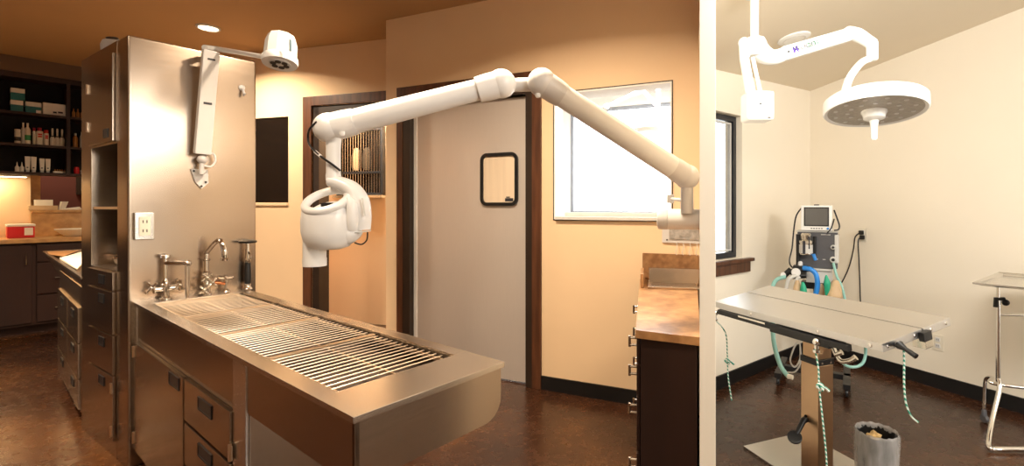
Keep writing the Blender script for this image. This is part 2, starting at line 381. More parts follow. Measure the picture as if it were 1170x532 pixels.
# right hand walls
bm = nb(); prism(bm, [WD(-.1, 0, 0).xy, WD(8.3, 0, 0).xy, WD(8.3, .14, 0).xy, WD(-.1, .14, 0).xy], 0, lambda p: zroof(p)+.02); struct('wall_right', bm, WALLC)
ex1 = WE.at(848); ez0, ez1 = WE.z(845, 295), WE.z(841, 131)
LE = math.hypot(1.254, 1.02)
def wpr(bm, fr, s0, s1, t0, t1, z0, z1): prism(bm, [fr(s0, t0, 0).xy, fr(s1, t0, 0).xy, fr(s1, t1, 0).xy, fr(s0, t1, 0).xy], z0, z1)
bm = nb(); up = lambda p: zroof(p)+.02
wpr(bm, WE, ex1, LE+.1, 0, .16, 0, up); wpr(bm, WE, -.12, ex1, 0, .16, 0, ez0); wpr(bm, WE, -.12, ex1, 0, .16, ez1, up); wpr(bm, WE, -.16, -.10, 0, .16, 0, up)
struct('wall_window_side', bm, WALLC)
# window of the operating room
bm = nb(); g0 = -.1; g1 = WE.at(844, .05)
def frame4(bm, fr, s0, s1, z0, z1, w, t0, t1, bev=.004):
    fbox(bm, fr, s0, s0+w, t0, t1, z0, z1, bev); fbox(bm, fr, s1-w, s1, t0, t1, z0, z1, bev)
    fbox(bm, fr, s0+w, s1-w, t0, t1, z0, z0+w, bev); fbox(bm, fr, s0+w, s1-w, t0, t1, z1-w, z1, bev)
frame4(bm, WE, g0, ex1-.006, ez0+.006, ez1-.004, .042, .05, .10)
win = struct('window_2', bm, BLACKM)
bm = nb(); frame4(bm, WE, g0+.05, ex1-.062, ez0+.06, ez1-.056, .012, .06, .09, .002); obj('inner_sash', bm, GREYL, win)
bm = nb(); fbox(bm, WE, g0+.05, ex1-.05, .072, .078, ez0+.05, ez1-.048); obj('pane', bm, GLASS, win)
bm = nb(); fbox(bm, WE, -.09, WE.at(857), -.045, .05, ez0-.028, ez0-.001, .005); fbox(bm, WE, -.09, WE.at(855), -.022, -.001, ez0-.115, ez0-.028, .004)
struct('trim_sill', bm, TRIMW)
# baseboards
bm = nb(); wpr(bm, WD, .0, 8.2, -.014, -.001, 0, .105); struct('baseboard_right', bm, BLACKB)
bm = nb(); wpr(bm, WE, .0, LE, -.014, -.001, 0, .105); struct('baseboard_window_side', bm, BLACKB)
bm = nb(); wpr(bm, WB, WB.at(616)+.001, sB1-.08, -.014, -.001, 0, .105); struct('baseboard_front', bm, BLACKB)
bm = nb(); wpr(bm, WB, sB0, WB.at(455)-.001, -.014, -.001, 0, .105); struct('baseboard_corner', bm, BLACKB)

# ------------------------------------------------------------------ metal door
bm = nb(); fbox(bm, WB, d0+.045, d1-.006, .035, .075, .012, DZ-.008, .004)
door = struct('door_1', bm, STEELD)
bm = nb(); fbox(bm, WB, d0+.008, d0+.045, .028, .08, .012, DZ-.008, .008); obj('edge_guard', bm, mat('pale_aluminium', (.88, .86, .83), .45, .3, var=.03), door)
q0, q1 = WB.at(547), WB.at(590); r0, r1 = WB.z(568, 235), WB.z(568, 174)
def rrect(s0, s1, z0, z1, r, n=6):
    out = []
    for (cx, cz, a0) in ((s1-r, z0+r, -90), (s1-r, z1-r, 0), (s0+r, z1-r, 90), (s0+r, z0+r, 180)):
        for k in range(n+1):
            a = math.radians(a0+90*k/n); out.append((cx+r*math.cos(a), cz+r*math.sin(a)))
    return out
def rpanel(bm, fr, s0, s1, z0, z1, r, t0, t1):
    o = rrect(s0, s1, z0, z1, r); a = [bm.verts.new(fr(x, t0, z)) for x, z in o]; b = [bm.verts.new(fr(x, t1, z)) for x, z in o]; n = len(o)
    bm.faces.new(a); bm.faces.new(b[::-1])
    for i in range(n): bm.faces.new([a[i], a[(i+1) % n], b[(i+1) % n], b[i]])
    return bm
def rframe(bm, fr, s0, s1, z0, z1, r, w, t0, t1):
    o = rrect(s0, s1, z0, z1, r); i_ = rrect(s0+w, s1-w, z0+w, z1-w, max(r-w, .004)); n = len(o)
    A = [bm.verts.new(fr(x, t0, z)) for x, z in o]; B = [bm.verts.new(fr(x, t0, z)) for x, z in i_]
    C = [bm.verts.new(fr(x, t1, z)) for x, z in o]; D = [bm.verts.new(fr(x, t1, z)) for x, z in i_]
    for k in range(n):
        j = (k+1) % n; bm.faces.new([A[k], A[j], B[j], B[k]]); bm.faces.new([C[k], C[j], D[j], D[k]]); bm.faces.new([A[k], A[j], C[j], C[k]]); bm.faces.new([B[k], B[j], D[j], D[k]])
    return bm
bm = nb(); rframe(bm, WB, q0, q1, r0, r1, .06, .028, .018, .04); wf = obj('window_frame', bm, BLACK, door)
bm = nb(); rpanel(bm, WB, q0+.026, q1-.026, r0+.026, r1-.026, .035, .029, .033); obj('pane', bm, mat('door_window_glass', (.80, .66, .50), .12, var=.12, scale=3, stretch=(6, 6, .3)), wf)
bm = nb(); fbox(bm, WB, q1-.12, q1-.045, .027, .029, r0+.036, r0+.062); fbox(bm, WB, q1-.11, q1-.075, .0265, .029, r0+.066, r0+.074); obj('sticker', bm, INK, wf)
bm = nb(); ss0, ss1, ss2, ss3 = WB.at(455), WB.at(461.5), WB.at(609), WB.at(616.5)
fbox(bm, WB, ss0, ss1, -.022, -.001, 0, 2.47, .004); fbox(bm, WB, ss2, ss3+.02, -.022, -.001, 0, 2.47, .004); fbox(bm, WB, ss1, ss2, -.022, -.001, 2.385, 2.47, .004)
struct('trim_3', bm, TRIMW)
bm = nb(); fbox(bm, WB, ss1, d0+.004, -.018, .10, 0, 2.385, .003); fbox(bm, WB, d1-.004, ss2, -.018, .10, 0, 2.385, .003); fbox(bm, WB, d0+.004, d1-.004, -.018, .10, DZ, 2.385, .003)
struct('trim_4', bm, TRIMD)

# ------------------------------------------------------------------ room seen through the interior window
bm = nb(); NR = Frame(WB(0, 2.2, 0).x, WB(0, 2.2, 0).y, .92, -.392)
nx0, nx1 = NR.at(651), NR.at(795); nz0, nz1 = NR.z(655, 244), NR.z(700, 122)
fbox(bm, NR, -1.5, nx0, 0, .15, 0, 3.0); fbox(bm, NR, nx0, nx1, 0, .15, 0, nz0); fbox(bm, NR, nx0, nx1, 0, .15, nz1, 3.0); fbox(bm, NR, nx1, NR.at(806), 0, .15, 0, 3.0)
struct('wall_exam_far', bm, WHITEW)
bm = nb(); prism(bm, [WB(-.95, TH+.01, 0).xy, WB(-.85, TH+.01, 0).xy, NR(-.85, 0, 0).xy, NR(-.95, 0, 0).xy], 0, 3.0)
struct('wall_exam_left', bm, WHITEW)
nxr = NR.at(806, .1); pe = NR(nxr, .1, 0); ps = WP(2.27, -.02, 0)
dv = Vector((pe.x-ps.x, pe.y-ps.y, 0)).normalized(); nn = Vector((dv.y, -dv.x, 0))*.06
bm = nb(); prism(bm, [ps.xy, pe.xy, (pe+nn).xy, (ps+nn).xy], 0, 3.0); struct('wall_exam_right', bm, WHITEW)
bm = nb(); prism(bm, [WB(-.95, TH+.001, 0).xy, WB(sB1+.02, TH+.001, 0).xy, (pe+nn).xy, NR(nxr, .15, 0).xy, NR(-.95, .15, 0).xy], 2.75, 2.85); struct('ceiling_exam', bm, WHITEW)
bm = nb(); frame4(bm, NR, nx0+.002, nx1-.002, nz0+.002, nz1-.002, .035, .02, .07)
wx = struct('window_3', bm, mat('grey_window_frame', (.28, .30, .33), .4, var=.1, scale=10))
bm = nb(); fbox(bm, NR, nx0+.05, nx1-.05, .04, .046, nz0+.05, nz1-.05); obj('pane', bm, GLASS, wx)
# lining and sill of the interior window
bm = nb(); lin = .012
fbox(bm, WB, w0, w0+lin, -.004, TH, wz0, wz1); fbox(bm, WB, w1-lin, w1, -.004, TH, wz0, wz1); fbox(bm, WB, w0, w1, -.004, TH, wz1-lin, wz1)
struct('trim_5', bm, WHITEW)
bm = nb(); frame4(bm, WB, w0-.006, w1+.006, wz0-.006, wz1+.006, .008, -.005, .0, .001); struct('trim_6', bm, TRIMD)
bm = nb(); fbox(bm, WB, w0+.02, w1-.012, -.03, TH, wz0+.0, wz0+.024, .004); fbox(bm, WB, w0+.06, w1-.012, .07, .12, wz0+.024, wz0+.055, .003); struct('trim_7', bm, GREYL)

# ------------------------------------------------------------------ steel tower
tb = V(T1.x, T1.y, 0); T2 = I(0, .58, 0); TD = .864; TZ = 2.345
t_ = thing('steel_tower_cabinet', 'tall brushed steel tower cabinet at the head of the grated wet table', 'cabinet', I(-.4, .3, 0))
niche = (.18, .66, 1.055, 1.77)
def P2(r, q):                                            # footprint point: r back along the side, q across
    a = TW(r, 0, 0); b = T2+Vector((-.795, .607, 0))*r; return a.lerp(b, q)
bm = nb()
def tprism(bm, r0, r1, q0, q1, z0, z1, bev=0.): prism(bm, [P2(r0, q0).xy, P2(r0, q1).xy, P2(r1, q1).xy, P2(r1, q0).xy], z0, z1, bev)
tprism(bm, 0, .18, 0, 1, 0, TZ, .012)
tprism(bm, .66, TD, 0, 1, 0.0, TZ, .004); tprism(bm, .18, .66, 0, 1, 0.0, 1.055); tprism(bm, .18, .66, 0, 1, 1.77, TZ, .002); tprism(bm, .18, .66, .5, 1, 1.055, 1.77)
obj('body', bm, STEEL, t_)
bm = nb(); tprism(bm, .182, .658, .01, .49, 1.40, 1.415); obj('shelf', bm, STEELT, t_)
bm = nb(); fbox(bm, TW, .20, .645, -.014, -.001, 1.785, 2.28, .003); dr = obj('door', bm, STEEL, t_)
def pull(fr, s, z, w, h, parent, t=-.015):                # recessed black finger pull in a steel front
    bm = nb(); frame4(bm, fr, s-w/2, s+w/2, z-h/2, z+h/2, .007, t-.003, t+.001, .001)
    fbox(bm, fr, s-w/2+.006, s+w/2-.006, t-.001, t+.001, z-h/2+.006, z+h/2-.006); obj('handle', bm, BLACK, parent)
def hinge(fr, s, z, parent, t=-.015):
    bm = nb(); tube(bm, [fr(s, t-.004, z-.03), fr(s, t-.004, z+.03)], .006, 8); fbox(bm, fr, s-.012, s+.012, t-.003, t+.001, z-.025, z+.025, .001); obj('hinge', bm, ROD, parent)
pull(TW, .31, 1.835, .085, .05, dr); hinge(TW, .655, 2.13, dr); hinge(TW, .655, 1.9, dr)
for nm_, a, b_, pz in (('drawer', .945, 1.045, .995), ('drawer', .70, .935, .885), ('drawer', .475, .69, .635), ('door', .10, .465, .41)):
    bm = nb(); fbox(bm, TW, .19, .65, -.016, -.001, a, b_, .003); d_ = obj(nm_, bm, STEEL, t_); pull(TW, .38, pz, .10, .052, d_, -.017)
    if nm_ == 'door': hinge(TW, .195, .40, d_, -.017); hinge(TW, .195, .16, d_, -.017)
RAILF = Frame(P2(.60, 0).x, P2(.60, 0).y, .607, .795)
bm = nb(); fbox(bm, RAILF, .17, .23, .001, .006, 1.06, 1.765); obj('slotted_rail', bm, slots_mat(), t_)
# instruments inside the niche
bm = nb(); c = P2(.34, .2); c.z = 1.056; lathe(bm, c, [(.05, 0), (.055, .01), (.05, .1), (.052, .11)], 20)
tag(obj('steel_canister', bm, CHROME), 'small shiny round canister inside the open niche of the tower', 'canister')
bm = nb(); c = P2(.50, .22); c.z = 1.056; lathe(bm, c, [(.04, 0), (.075, .012), (.09, .05), (.085, .055), (.07, .02)], 20, cap=True)
tag(obj('steel_bowl', bm, CHROME), 'shallow shiny steel bowl behind the canister in the tower niche', 'bowl')
# outlet box on tower
os_, oz = TF.at(163.5), TF.z(163, 258)
t_ = thing('electrical_outlet', 'white double outlet in a steel box on the steel tower face', 'outlet', TF(os_, -.01, oz-.07))
bm = nb(); fbox(bm, TF, os_-.042, os_+.042, -.035, -.001, oz-.075, oz+.075, .006); obj('box', bm, STEELT, t_)
bm = nb(); fbox(bm, TF, os_-.024, os_+.024, -.042, -.035, oz-.052, oz+.052, .004); rc = obj('receptacle', bm, IVORY, t_)
for dz in (-.025, .025):
    for ds in (-.008, .008): bm = nb(); fbox(bm, TF, os_+ds-.002, os_+ds+.002, -.0435, -.041, oz+dz-.008, oz+dz+.008); obj('slot', bm, BLACK, rc)
# small hook
hs, hz = TF.at(276), TF.z(276, 103)
bm = nb(); lathe(bm, TF(hs, -.001, hz+.015), [(.017, 0), (.017, .008), (.008, .012)], 16, axis=(.795, -.607, 0)); tube(bm, [TF(hs, -.01, hz+.01), TF(hs, -.03, hz-.01), TF(hs, -.035, hz-.035), TF(hs, -.05, hz-.025)], .007, 8, smooth=4)
tag(obj('wall_hook', bm, WHITE), 'small white hook stuck high on the steel tower face', 'hook')

# ------------------------------------------------------------------ wet table
L, W = 2.30, .51
t_ = thing('wet_table', 'long stainless wet table with drain grates, running out from the steel tower', 'table', I(1.1, .25, 0))
g0s, g1s, g0t, g1t = .13, 2.12, .045, .455
bm = nb()                                                 # rim as four strips around the well
Z0, Z1 = .882, .90
fbox(bm, I, -.0, g0s, -.012, W, Z0, Z1, .002); fbox(bm, I, g1s, L+.012, -.012, W, Z0, Z1, .002)
fbox(bm, I, g0s, g1s, -.012, g0t, Z0, Z1, .002); fbox(bm, I, g0s, g1s, g1t, W, Z0, Z1, .002)
obj('rim', bm, STEELR, t_)
bm = nb()                                                 # well
fbox(bm, I, g0s, g1s, g0t-.006, g0t, .80, .882); fbox(bm, I, g0s, g1s, g1t, g1t+.006, .80, .882)
fbox(bm, I, g0s-.006, g0s, g0t, g1t, .80, .882); fbox(bm, I, g1s, g1s+.006, g0t, g1t, .80, .882)
hexa(bm, [I(g0s, g0t, .79), I(g1s, g0t, .82), I(g1s, g1t, .82), I(g0s, g1t, .79), I(g0s, g0t, .80), I(g1s, g0t, .83), I(g1s, g1t, .83), I(g0s, g1t, .80)])
obj('well', bm, mat('well_steel', (.05, .03, .02), .6, .2, var=.1, scale=5), t_)
# apron, rounded underneath at the free right corner
bm = nb()
fbox(bm, I, 0, L, -.002, .012, .715, Z0, .001)
pr = [(-.002, Z0), (W-.006, Z0), (W-.006, .80)]+[(W-.006-.07*(1-math.cos(a)), .785-.07*math.sin(a)) for a in [math.radians(x) for x in (15, 35, 55, 75, 90)]]+[(-.002, .715)]
A = [bm.verts.new(I(L, t, z)) for t, z in pr]; B = [bm.verts.new(I(L-.012, t, z)) for t, z in pr]
bm.faces.new(A); bm.faces.new(B[::-1])
for i in range(len(pr)): j = (i+1) % len(pr); bm.faces.new([A[i], A[j], B[j], B[i]])
pr2 = pr[1:-1]+[(0.01, .715)]
for (t1, z1), (t2, z2) in zip(pr2[:-1], pr2[1:]):          # right side and underside skin
    hexa(bm, [I(0, t1, z1), I(L-.012, t1, z1), I(L-.012, t2, z2), I(0, t2, z2), I(0, t1-.006, z1+.002), I(L-.012, t1-.006, z1+.002), I(L-.012, t2-.002, z2+.006), I(0, t2-.002, z2+.006)])
obj('apron', bm, STEEL, t_)
bm = nb(); fbox(bm, I, .0, 1.60, .004, .50, .10, .712, .003); fbox(bm, I, 0, 1.54, .05, .46, .0, .10); obj('cabinet_body', bm, STEEL, t_)
for sa, sb in ((1.475, 1.595), (0, .05)): bm = nb(); fbox(bm, I, sa, sb, -.006, .004, .10, .876, .002); obj('stile', bm, STEELT, t_)
bm = nb(); fbox(bm, I, .055, .915, -.014, .003, .11, .688, .003); dd = obj('door', bm, STEEL, t_); pull(I, .79, .648, .15, .055, dd); hinge(I, .05, .64, dd); hinge(I, .05, .18, dd)
for zb in (.513, .328, .143):
    bm = nb(); fbox(bm, I, .935, 1.47, -.014, .003, zb+.004, zb+.175 if zb < .5 else .69, .003); dw = obj('drawer', bm, STEEL, t_); pull(I, 1.205, zb+.125, .16, .052, dw)
hinge(I, 1.48, .55, t_, -.012)
# drain grates: four identical lift-out sections
def grate(label):
    g = thing('drain_grate', label, 'grate', I(g0s, (g0t+g1t)/2, .87), 'drain grates in the wet table')
    w = (g1s-g0s)/4; a, b = g0s+.006, g0s+w-.006
    bm = nb(); n = 14
    for i in range(n):
        s = a+(b-a)*(i+.5)/n; tube(bm, [I(s, g0t+.008, .888), I(s, g1t-.008, .888)], .0024, 8)
    obj('rod_set', bm, ROD, g)
    bm = nb()
    for t in (g0t+.02, (g0t+g1t)/2, g1t-.02): fbox(bm, I, a, b, t-.004, t+.004, .872, .884, .001)
    for s in (a, b): fbox(bm, I, s-.004, s+.004, g0t+.01, g1t-.01, .872, .894, .001)
    obj('frame', bm, ROD, g)
    for s in (a+.02, b-.02):
        for t in (g0t+.02, g1t-.02): bm = nb(); tube(bm, [I(s, t, .835), I(s, t, .874)], .006, 8); obj('foot', bm, BLACK, g)
    return g
g = grate('drain grate next to the faucets, first from the steel tower')
sh = Vector((.795, -.607, 0))*((g1s-g0s)/4)
for k, lb in ((1, 'second drain grate out from the faucets on the wet table'), (2, 'third drain grate out from the faucets on the wet table'), (3, 'drain grate at the free open end of the wet table')):
    dup(g, sh*k+V(0, 0, .0), lb)
# faucets on the rear ledge
fs, fz = .06, .901
def cross_handle(bm, c, ax, r=.028):
    ax = Vector(ax).normalized(); ball(bm, c, .013, seg=10); p = ax.orthogonal().normalized(); q = ax.cross(p)
    for d in (p, -p, q, -q): tube(bm, [c, c+d*r], [.006, .005], 8); ball(bm, c+d*r, .0085, seg=8)
def on_ledge(px): return TF.at(px, -.055)
def TFp(px, z, t=-.055): return TF(on_ledge(px), t, z)
v = V(.607, .795, 0); u = V(.795, -.607, 0)
def px_up(px, py, t=-.055): s = TF.at(px, t); return TF(s, t, TF.z(px, py, t))
t_ = thing('mixer_faucet', 'chrome faucet with cross handles and square swing spout beside the outlet', 'faucet', TFp(189, .9))
bm = nb(); c = TFp(189, .9); lathe(bm, c, [(.028, .001), (.028, .008), (.018, .014), (.017, .05), (.024, .06), (.024, .085), (.015, .095), (.011, .12)], 20)
tube(bm, [c+V(0, 0, .06)-v*.05, c+V(0, 0, .06)+v*.05], .016, 12); obj('body', bm, CHROME, t_)
for sg in (-1, 1):
    bm = nb(); cc = c+V(0, 0, .072)+v*.062*sg+u*.012; tube(bm, [c+V(0, 0, .06)+v*.04*sg, cc], .011, 10); cross_handle(bm, cc, v*sg+u*.6+V(0, 0, .3), .034); obj('cross_handle', bm, CHROME, t_)
top = px_up(189, 294); top2 = px_up(214, 297, -.16); bot = px_up(214, 340, -.16)
bm = nb(); base = V(c.x, c.y, c.z+.09); up_ = V(c.x, c.y, top.z)
tube(bm, [base, up_], .012, 12); lathe(bm, up_, [(.021, -.004), (.024, .0), (.022, .014), (.008, .016)], 16)
h1 = V(up_.x, up_.y, up_.z-.03); h2 = V(top2.x, top2.y, h1.z); tube(bm, [h1, h2], .0125, 12); ball(bm, h2, .019, seg=14)
tube(bm, [h2, V(h2.x, h2.y, bot.z)], [.0115, .0095], 12); obj('spout', bm, CHROME, t_)
# gooseneck
t_ = thing('gooseneck_faucet', 'tall chrome gooseneck faucet in the middle of the ledge', 'faucet', TFp(236, .9))
c = TFp(236, .9); zt_ = TF.z(236, 272, -.055); c1_ = TF.at(255, -.12)
bm = nb(); lathe(bm, c, [(.026, .001), (.026, .008), (.018, .015), (.018, .05), (.025, .06), (.022, .085), (.012, .1)], 18); obj('body', bm, CHROME, t_)
bm = nb(); pk = px_up(250, 274, -.15); e_ = px_up(256, 285, -.19); e2 = px_up(257, 295, -.19); zr = TF.z(234, 288, -.055)
tube(bm, [c+V(0, 0, .09), V(c.x, c.y, zr-.02), V(c.x, c.y, zr)+u*.006, pk+V(0, 0, .0), e_, e2], [.0115, .0115, .0115, .0125, .0145, .016], 12, smooth=5)
lathe(bm, V(c.x, c.y, zr-.05), [(.016, 0), (.019, .006), (.016, .012)], 14); lathe(bm, V(c.x, c.y, zr-.12), [(.015, 0), (.018, .005), (.015, .01)], 14); lathe(bm, e2-V(0, 0, .012), [(.02, 0), (.022, .01), (.012, .018)], 14)
obj('spout', bm, CHROME, t_)
for k, dz in ((-1, .03), (1, .07), (-.3, .1)):
    bm = nb(); cc = c+V(0, 0, dz)+v*.02*k+u*.03; cross_handle(bm, cc, u+v*k*.3, .026); tube(bm, [c+V(0, 0, dz), cc], .008, 8); obj('cross_handle', bm, SATIN, t_)
bm = nb(); a_, b_ = px_up(240, 324), px_up(257, 324); tube(bm, [a_, a_*.5+b_*.5+V(0, 0, .006), b_], .009, 10, smooth=3); obj('supply_pipe', bm, COPPER, t_)
t_ = thing('valve_handle', 'short chrome shut-off valve with a cross handle between gooseneck and hose', 'valve', TFp(258, .9))
c = TFp(258, .9); bm = nb(); lathe(bm, c, [(.024, .001), (.02, .01), (.010, .02), (.009, .06), (.013, .07)], 16); obj('stem', bm, CHROME, t_)
bm = nb(); cross_handle(bm, c+V(0, 0, .085), (0, 0, 1), .034); obj('cross_handle', bm, CHROME, t_)
# spray
t_ = thing('pull_out_sprayer', 'black handled pull-out sprayer standing at the end of the faucet ledge', 'sprayer', TFp(283, .9))
c = TFp(283, .9); z3 = TF.z(283, 277, -.055); z2 = TF.z(283, 296, -.055)
bm = nb(); lathe(bm, c, [(.026, .001), (.022, .01), (.016, .02), (.018, .035)], 16); obj('base', bm, CHROME, t_)
bm = nb(); lathe(bm, c, [(.017, .036), (.021, .06), (.019, .12), (.016, z2-c.z-.02)], 16); obj('grip', bm, BLACK, t_)
bm = nb(); lathe(bm, c, [(.014, z2-c.z-.02), (.019, z2-c.z), (.014, z2-c.z+.03), (.009, z3-c.z-.005)], 14)
tube(bm, [c+V(0, 0, z2-c.z-.02)+u*.02, c+V(0, 0, z2-c.z+.02)+u*.045, c+V(0, 0, z2-c.z+.045)+u*.015], .005, 8, smooth=4); obj('trigger_neck', bm, CHROME, t_)
bm = nb(); lathe(bm, c, [(.012, z3-c.z-.006), (.048, z3-c.z+.0), (.05, z3-c.z+.01), (.03, z3-c.z+.018)], 20); obj('spray_head', bm, BLACK, t_)

# ------------------------------------------------------------------ exam lamp on the tower
t_ = thing('exam_lamp', 'white wall exam lamp on a jointed arm fixed to the steel tower', 'lamp', px_up(228, 205, -.001))
bm = nb(); s0, z0 = TF.at(227), TF.z(228, 202)
for (a, b_, cz, d) in ((-.035, .04, .02, .045), (.0, .045, -.03, .02), (-.005, .03, -.055, -.025)): fbox(bm, TF, s0+a, s0+b_, -.012, -.001, z0+cz, z0+d, .003)
prism_pts = [(-.04, .045), (.04, .045), (.045, -.035), (.01, -.07), (-.02, -.03)]
A = [bm.verts.new(TF(s0+a, -.014, z0+b)) for a, b in prism_pts]; B = [bm.verts.new(TF(s0+a, -.001, z0+b)) for a, b in prism_pts]; bm.faces.new(A); bm.faces.new(B[::-1])
for i in range(5): bm.faces.new([A[i], A[(i+1) % 5], B[(i+1) % 5], B[i]])
br = obj('wall_bracket', bm, WHITE, t_)
bm = nb()
for a, b in ((-.028, .033), (.03, -.03), (.008, -.055)): lathe(bm, TF(s0+a, -.0165, z0+b), [(.006, 0), (.006, .003)], 8, axis=(.795, -.607, 0))
obj('screw', bm, BLACK, br)
j0 = px_up(230, 196, -.06); j1 = px_up(231, 182, -.06)
bm = nb(); tube(bm, [TF(s0+.01, -.012, z0+.02), TF(s0+.012, -.055, z0+.03), j0+V(0, 0, -.01)], .012, 10, smooth=3); tube(bm, [j0-V(0, 0, .015), j1+V(0, 0, .02)], [.014, .011], 12); ball(bm, j1, .026, seg=14); obj('pivot', bm, WHITEG, t_)
pa, pb = px_up(231, 176, -.07), px_up(241, 58, -.16)
def box_arm(name, p, q, w, d, m, parent, side, bev=.008, w2=None):
    bm = nb(); ax = (q-p).normalized(); sd = Vector(side); sd = (sd-ax*sd.dot(ax)).normalized(); n = ax.cross(sd); w2 = w2 or w
    hexa(bm, [p-sd*w-n*d, p+sd*w-n*d, p+sd*w+n*d, p-sd*w+n*d, q-sd*w2-n*d, q+sd*w2-n*d, q+sd*w2+n*d, q-sd*w2+n*d], bev); return obj(name, bm, m, parent)
la = box_arm('lower_arm', pa, pb, .040, .022, WHITE, t_, v)
m_ = pa.lerp(pb, .49); w_ = V(0, 0, 1)
box_arm('name_label', m_-v*.02+u*.024, m_+v*.02+u*.024, .006, .001, INK, la, (0, 0, 1), 0)
box_arm('maker_label', pb.lerp(pa, .09)-v*.018+u*.024, pb.lerp(pa, .09)+v*.018+u*.024, .005, .001, INK, la, (0, 0, 1), 0)
LH = at(321, 57, 2.28)
bm = nb(); tube(bm, [pb+V(0, 0, .01)-v*.03, pb+V(0, 0, .02)+v*.05, LH+V(-.075, 0, -.035)], [.016, .014, .011], 12, smooth=4); obj('upper_arm', bm, WHITE, t_)
bm = nb(); ax = V(-.06, .22, 1).normalized()
lathe(bm, LH-ax*.075, [(.074, 0), (.078, .012), (.076, .03), (.068, .04)], 32, axis=ax); hd = obj('lens_ring', bm, WHITE, t_)
bm = nb(); lathe(bm, LH-ax*.035, [(.070, 0), (.068, .07), (.058, .105), (.035, .118), (.01, .12)], 10, axis=ax, sx=1.0); obj('lamp_head', bm, WHITE, t_, ang=30)
bm = nb(); lathe(bm, LH-ax*.078, [(.046, 0), (.046, .004)], 24, axis=ax); ln = obj('lens', bm, GREYL, t_)
bm = nb(); pp = ax.orthogonal().normalized(); qq = ax.cross(pp)
for k in range(6):
    a = k*math.pi/3; lathe(bm, LH-ax*.081+(pp*math.cos(a)+qq*math.sin(a))*.028, [(.013, 0), (.013, .004)], 10, axis=ax)
obj('led', bm, BLACK, ln)
bm = nb(); c = at(332, 52, 2.205); hexa(bm, [c+V(a*.006, b*.004, z*.028) for z in (-1, 1) for a, b in ((-1, -1), (1, -1), (1, 1), (-1, 1))], .003); obj('switch', bm, mat('blue_grey_switch', (.25, .36, .42), .4, var=.05), t_)
bm = nb(); r_ = px_up(238, 180, -.06); pts = [j1+v*.01, px_up(236, 176, -.05), px_up(244, 176, -.05), px_up(246, 184, -.05), px_up(241, 190, -.05), px_up(233, 189, -.05)]; tube(bm, pts, .006, 8, smooth=6); obj('cable', bm, WHITE, t_)
# lamp head resting on tower top
bm = nb(); c = P2(.62, .15); c.z = TZ+.001
lathe(bm, c, [(.05, 0), (.065, .02), (.07, .07), (.06, .1), (.03, .115)], 20)
t_ = thing('upper_lamp_head', 'beige lamp housing standing on top of the steel tower', 'lamp', c)
obj('housing', bm, WHITEG, t_); bm = nb(); lathe(bm, c+V(.01, -.03, .105), [(.028, 0), (.03, .012), (.02, .016)], 16, axis=(0, -.25, 1)); obj('cap', bm, TRIMD, t_)

# ------------------------------------------------------------------ second wet table behind the tower
Bk = TW(TD, 0, 0); I2 = Frame(Bk.x, Bk.y, -.782, .623, side=-1)
t_ = thing('back_wet_table', 'second stainless wet table with drawers beyond the steel tower', 'table', I2(.7, .25, 0))
bm = nb(); fbox(bm, I2, .0, 1.26, 0, .55, .10, .90, .004); fbox(bm, I2, .0, 1.22, .05, .5, 0, .10); obj('cabinet_body', bm, STEEL, t_)
bm = nb(); L2 = 2.75; o_ = -.004; zz = .952
for a in ((.0, L2, o_, o_+.022), (.0, L2, .54, .56), (.0, .02, o_+.022, .54), (L2-.03, L2, o_+.022, .54)): fbox(bm, I2, a[0], a[1], a[2], a[3], zz, zz+.016, .002)
obj('rim', bm, STEELR, t_)
bm = nb(); hexa(bm, [I2(.01, o_+.01, .90), I2(1.26, o_+.01, .84), I2(1.26, .54, .84), I2(.01, .54, .90), I2(.01, o_+.006, .952), I2(L2-.01, o_+.006, .952), I2(L2-.01, .55, .952), I2(.01, .55, .952)])
ap = obj('tub', bm, STEEL, t_)
for k, (a, b_) in enumerate(((.03, .56), (.59, 1.23))):
    for zb, zt2 in ((.54, .765), (.315, .53), (.115, .305)):
        bm = nb(); fbox(bm, I2, a, b_, -.014, .001, zb, zt2, .003); dw = obj('drawer', bm, STEEL, t_); pull(I2, (a+b_)/2-.02, zt2-.06, .14, .05, dw)
bm = nb(); b = [flat(88, 308, .970), flat(68, 296.5, .970), flat(100, 288, .970), flat(104, 293, .970)]
hexa(bm, b+[p+V(0, 0, .010+.006*i) for i, p in enumerate(b)], .002)
tag(obj('folded_drape', bm, mat('pale_drape', (.70, .60, .46), .8, var=.06, scale=5)), 'pale folded drape lying across the second wet table', 'drape')
bm = nb(); b = [flat(56, 290.5, .969), flat(54, 287.5, .969), flat(90, 286, .969), flat(72, 293, .969)]  # thin sheet with the tub's warm wall reflection put into its colour
hexa(bm, [b[0], b[3], b[2], b[1]]+[p+V(0, 0, .003) for p in (b[0], b[3], b[2], b[1])])
tag(obj('warm_reflection_sheet', bm, mat('painted_warm_reflection', (.42, .20, .07), .6, var=.1, scale=6)), 'orange sheet painted as warm reflection at the far end of the second wet table', 'sheet')

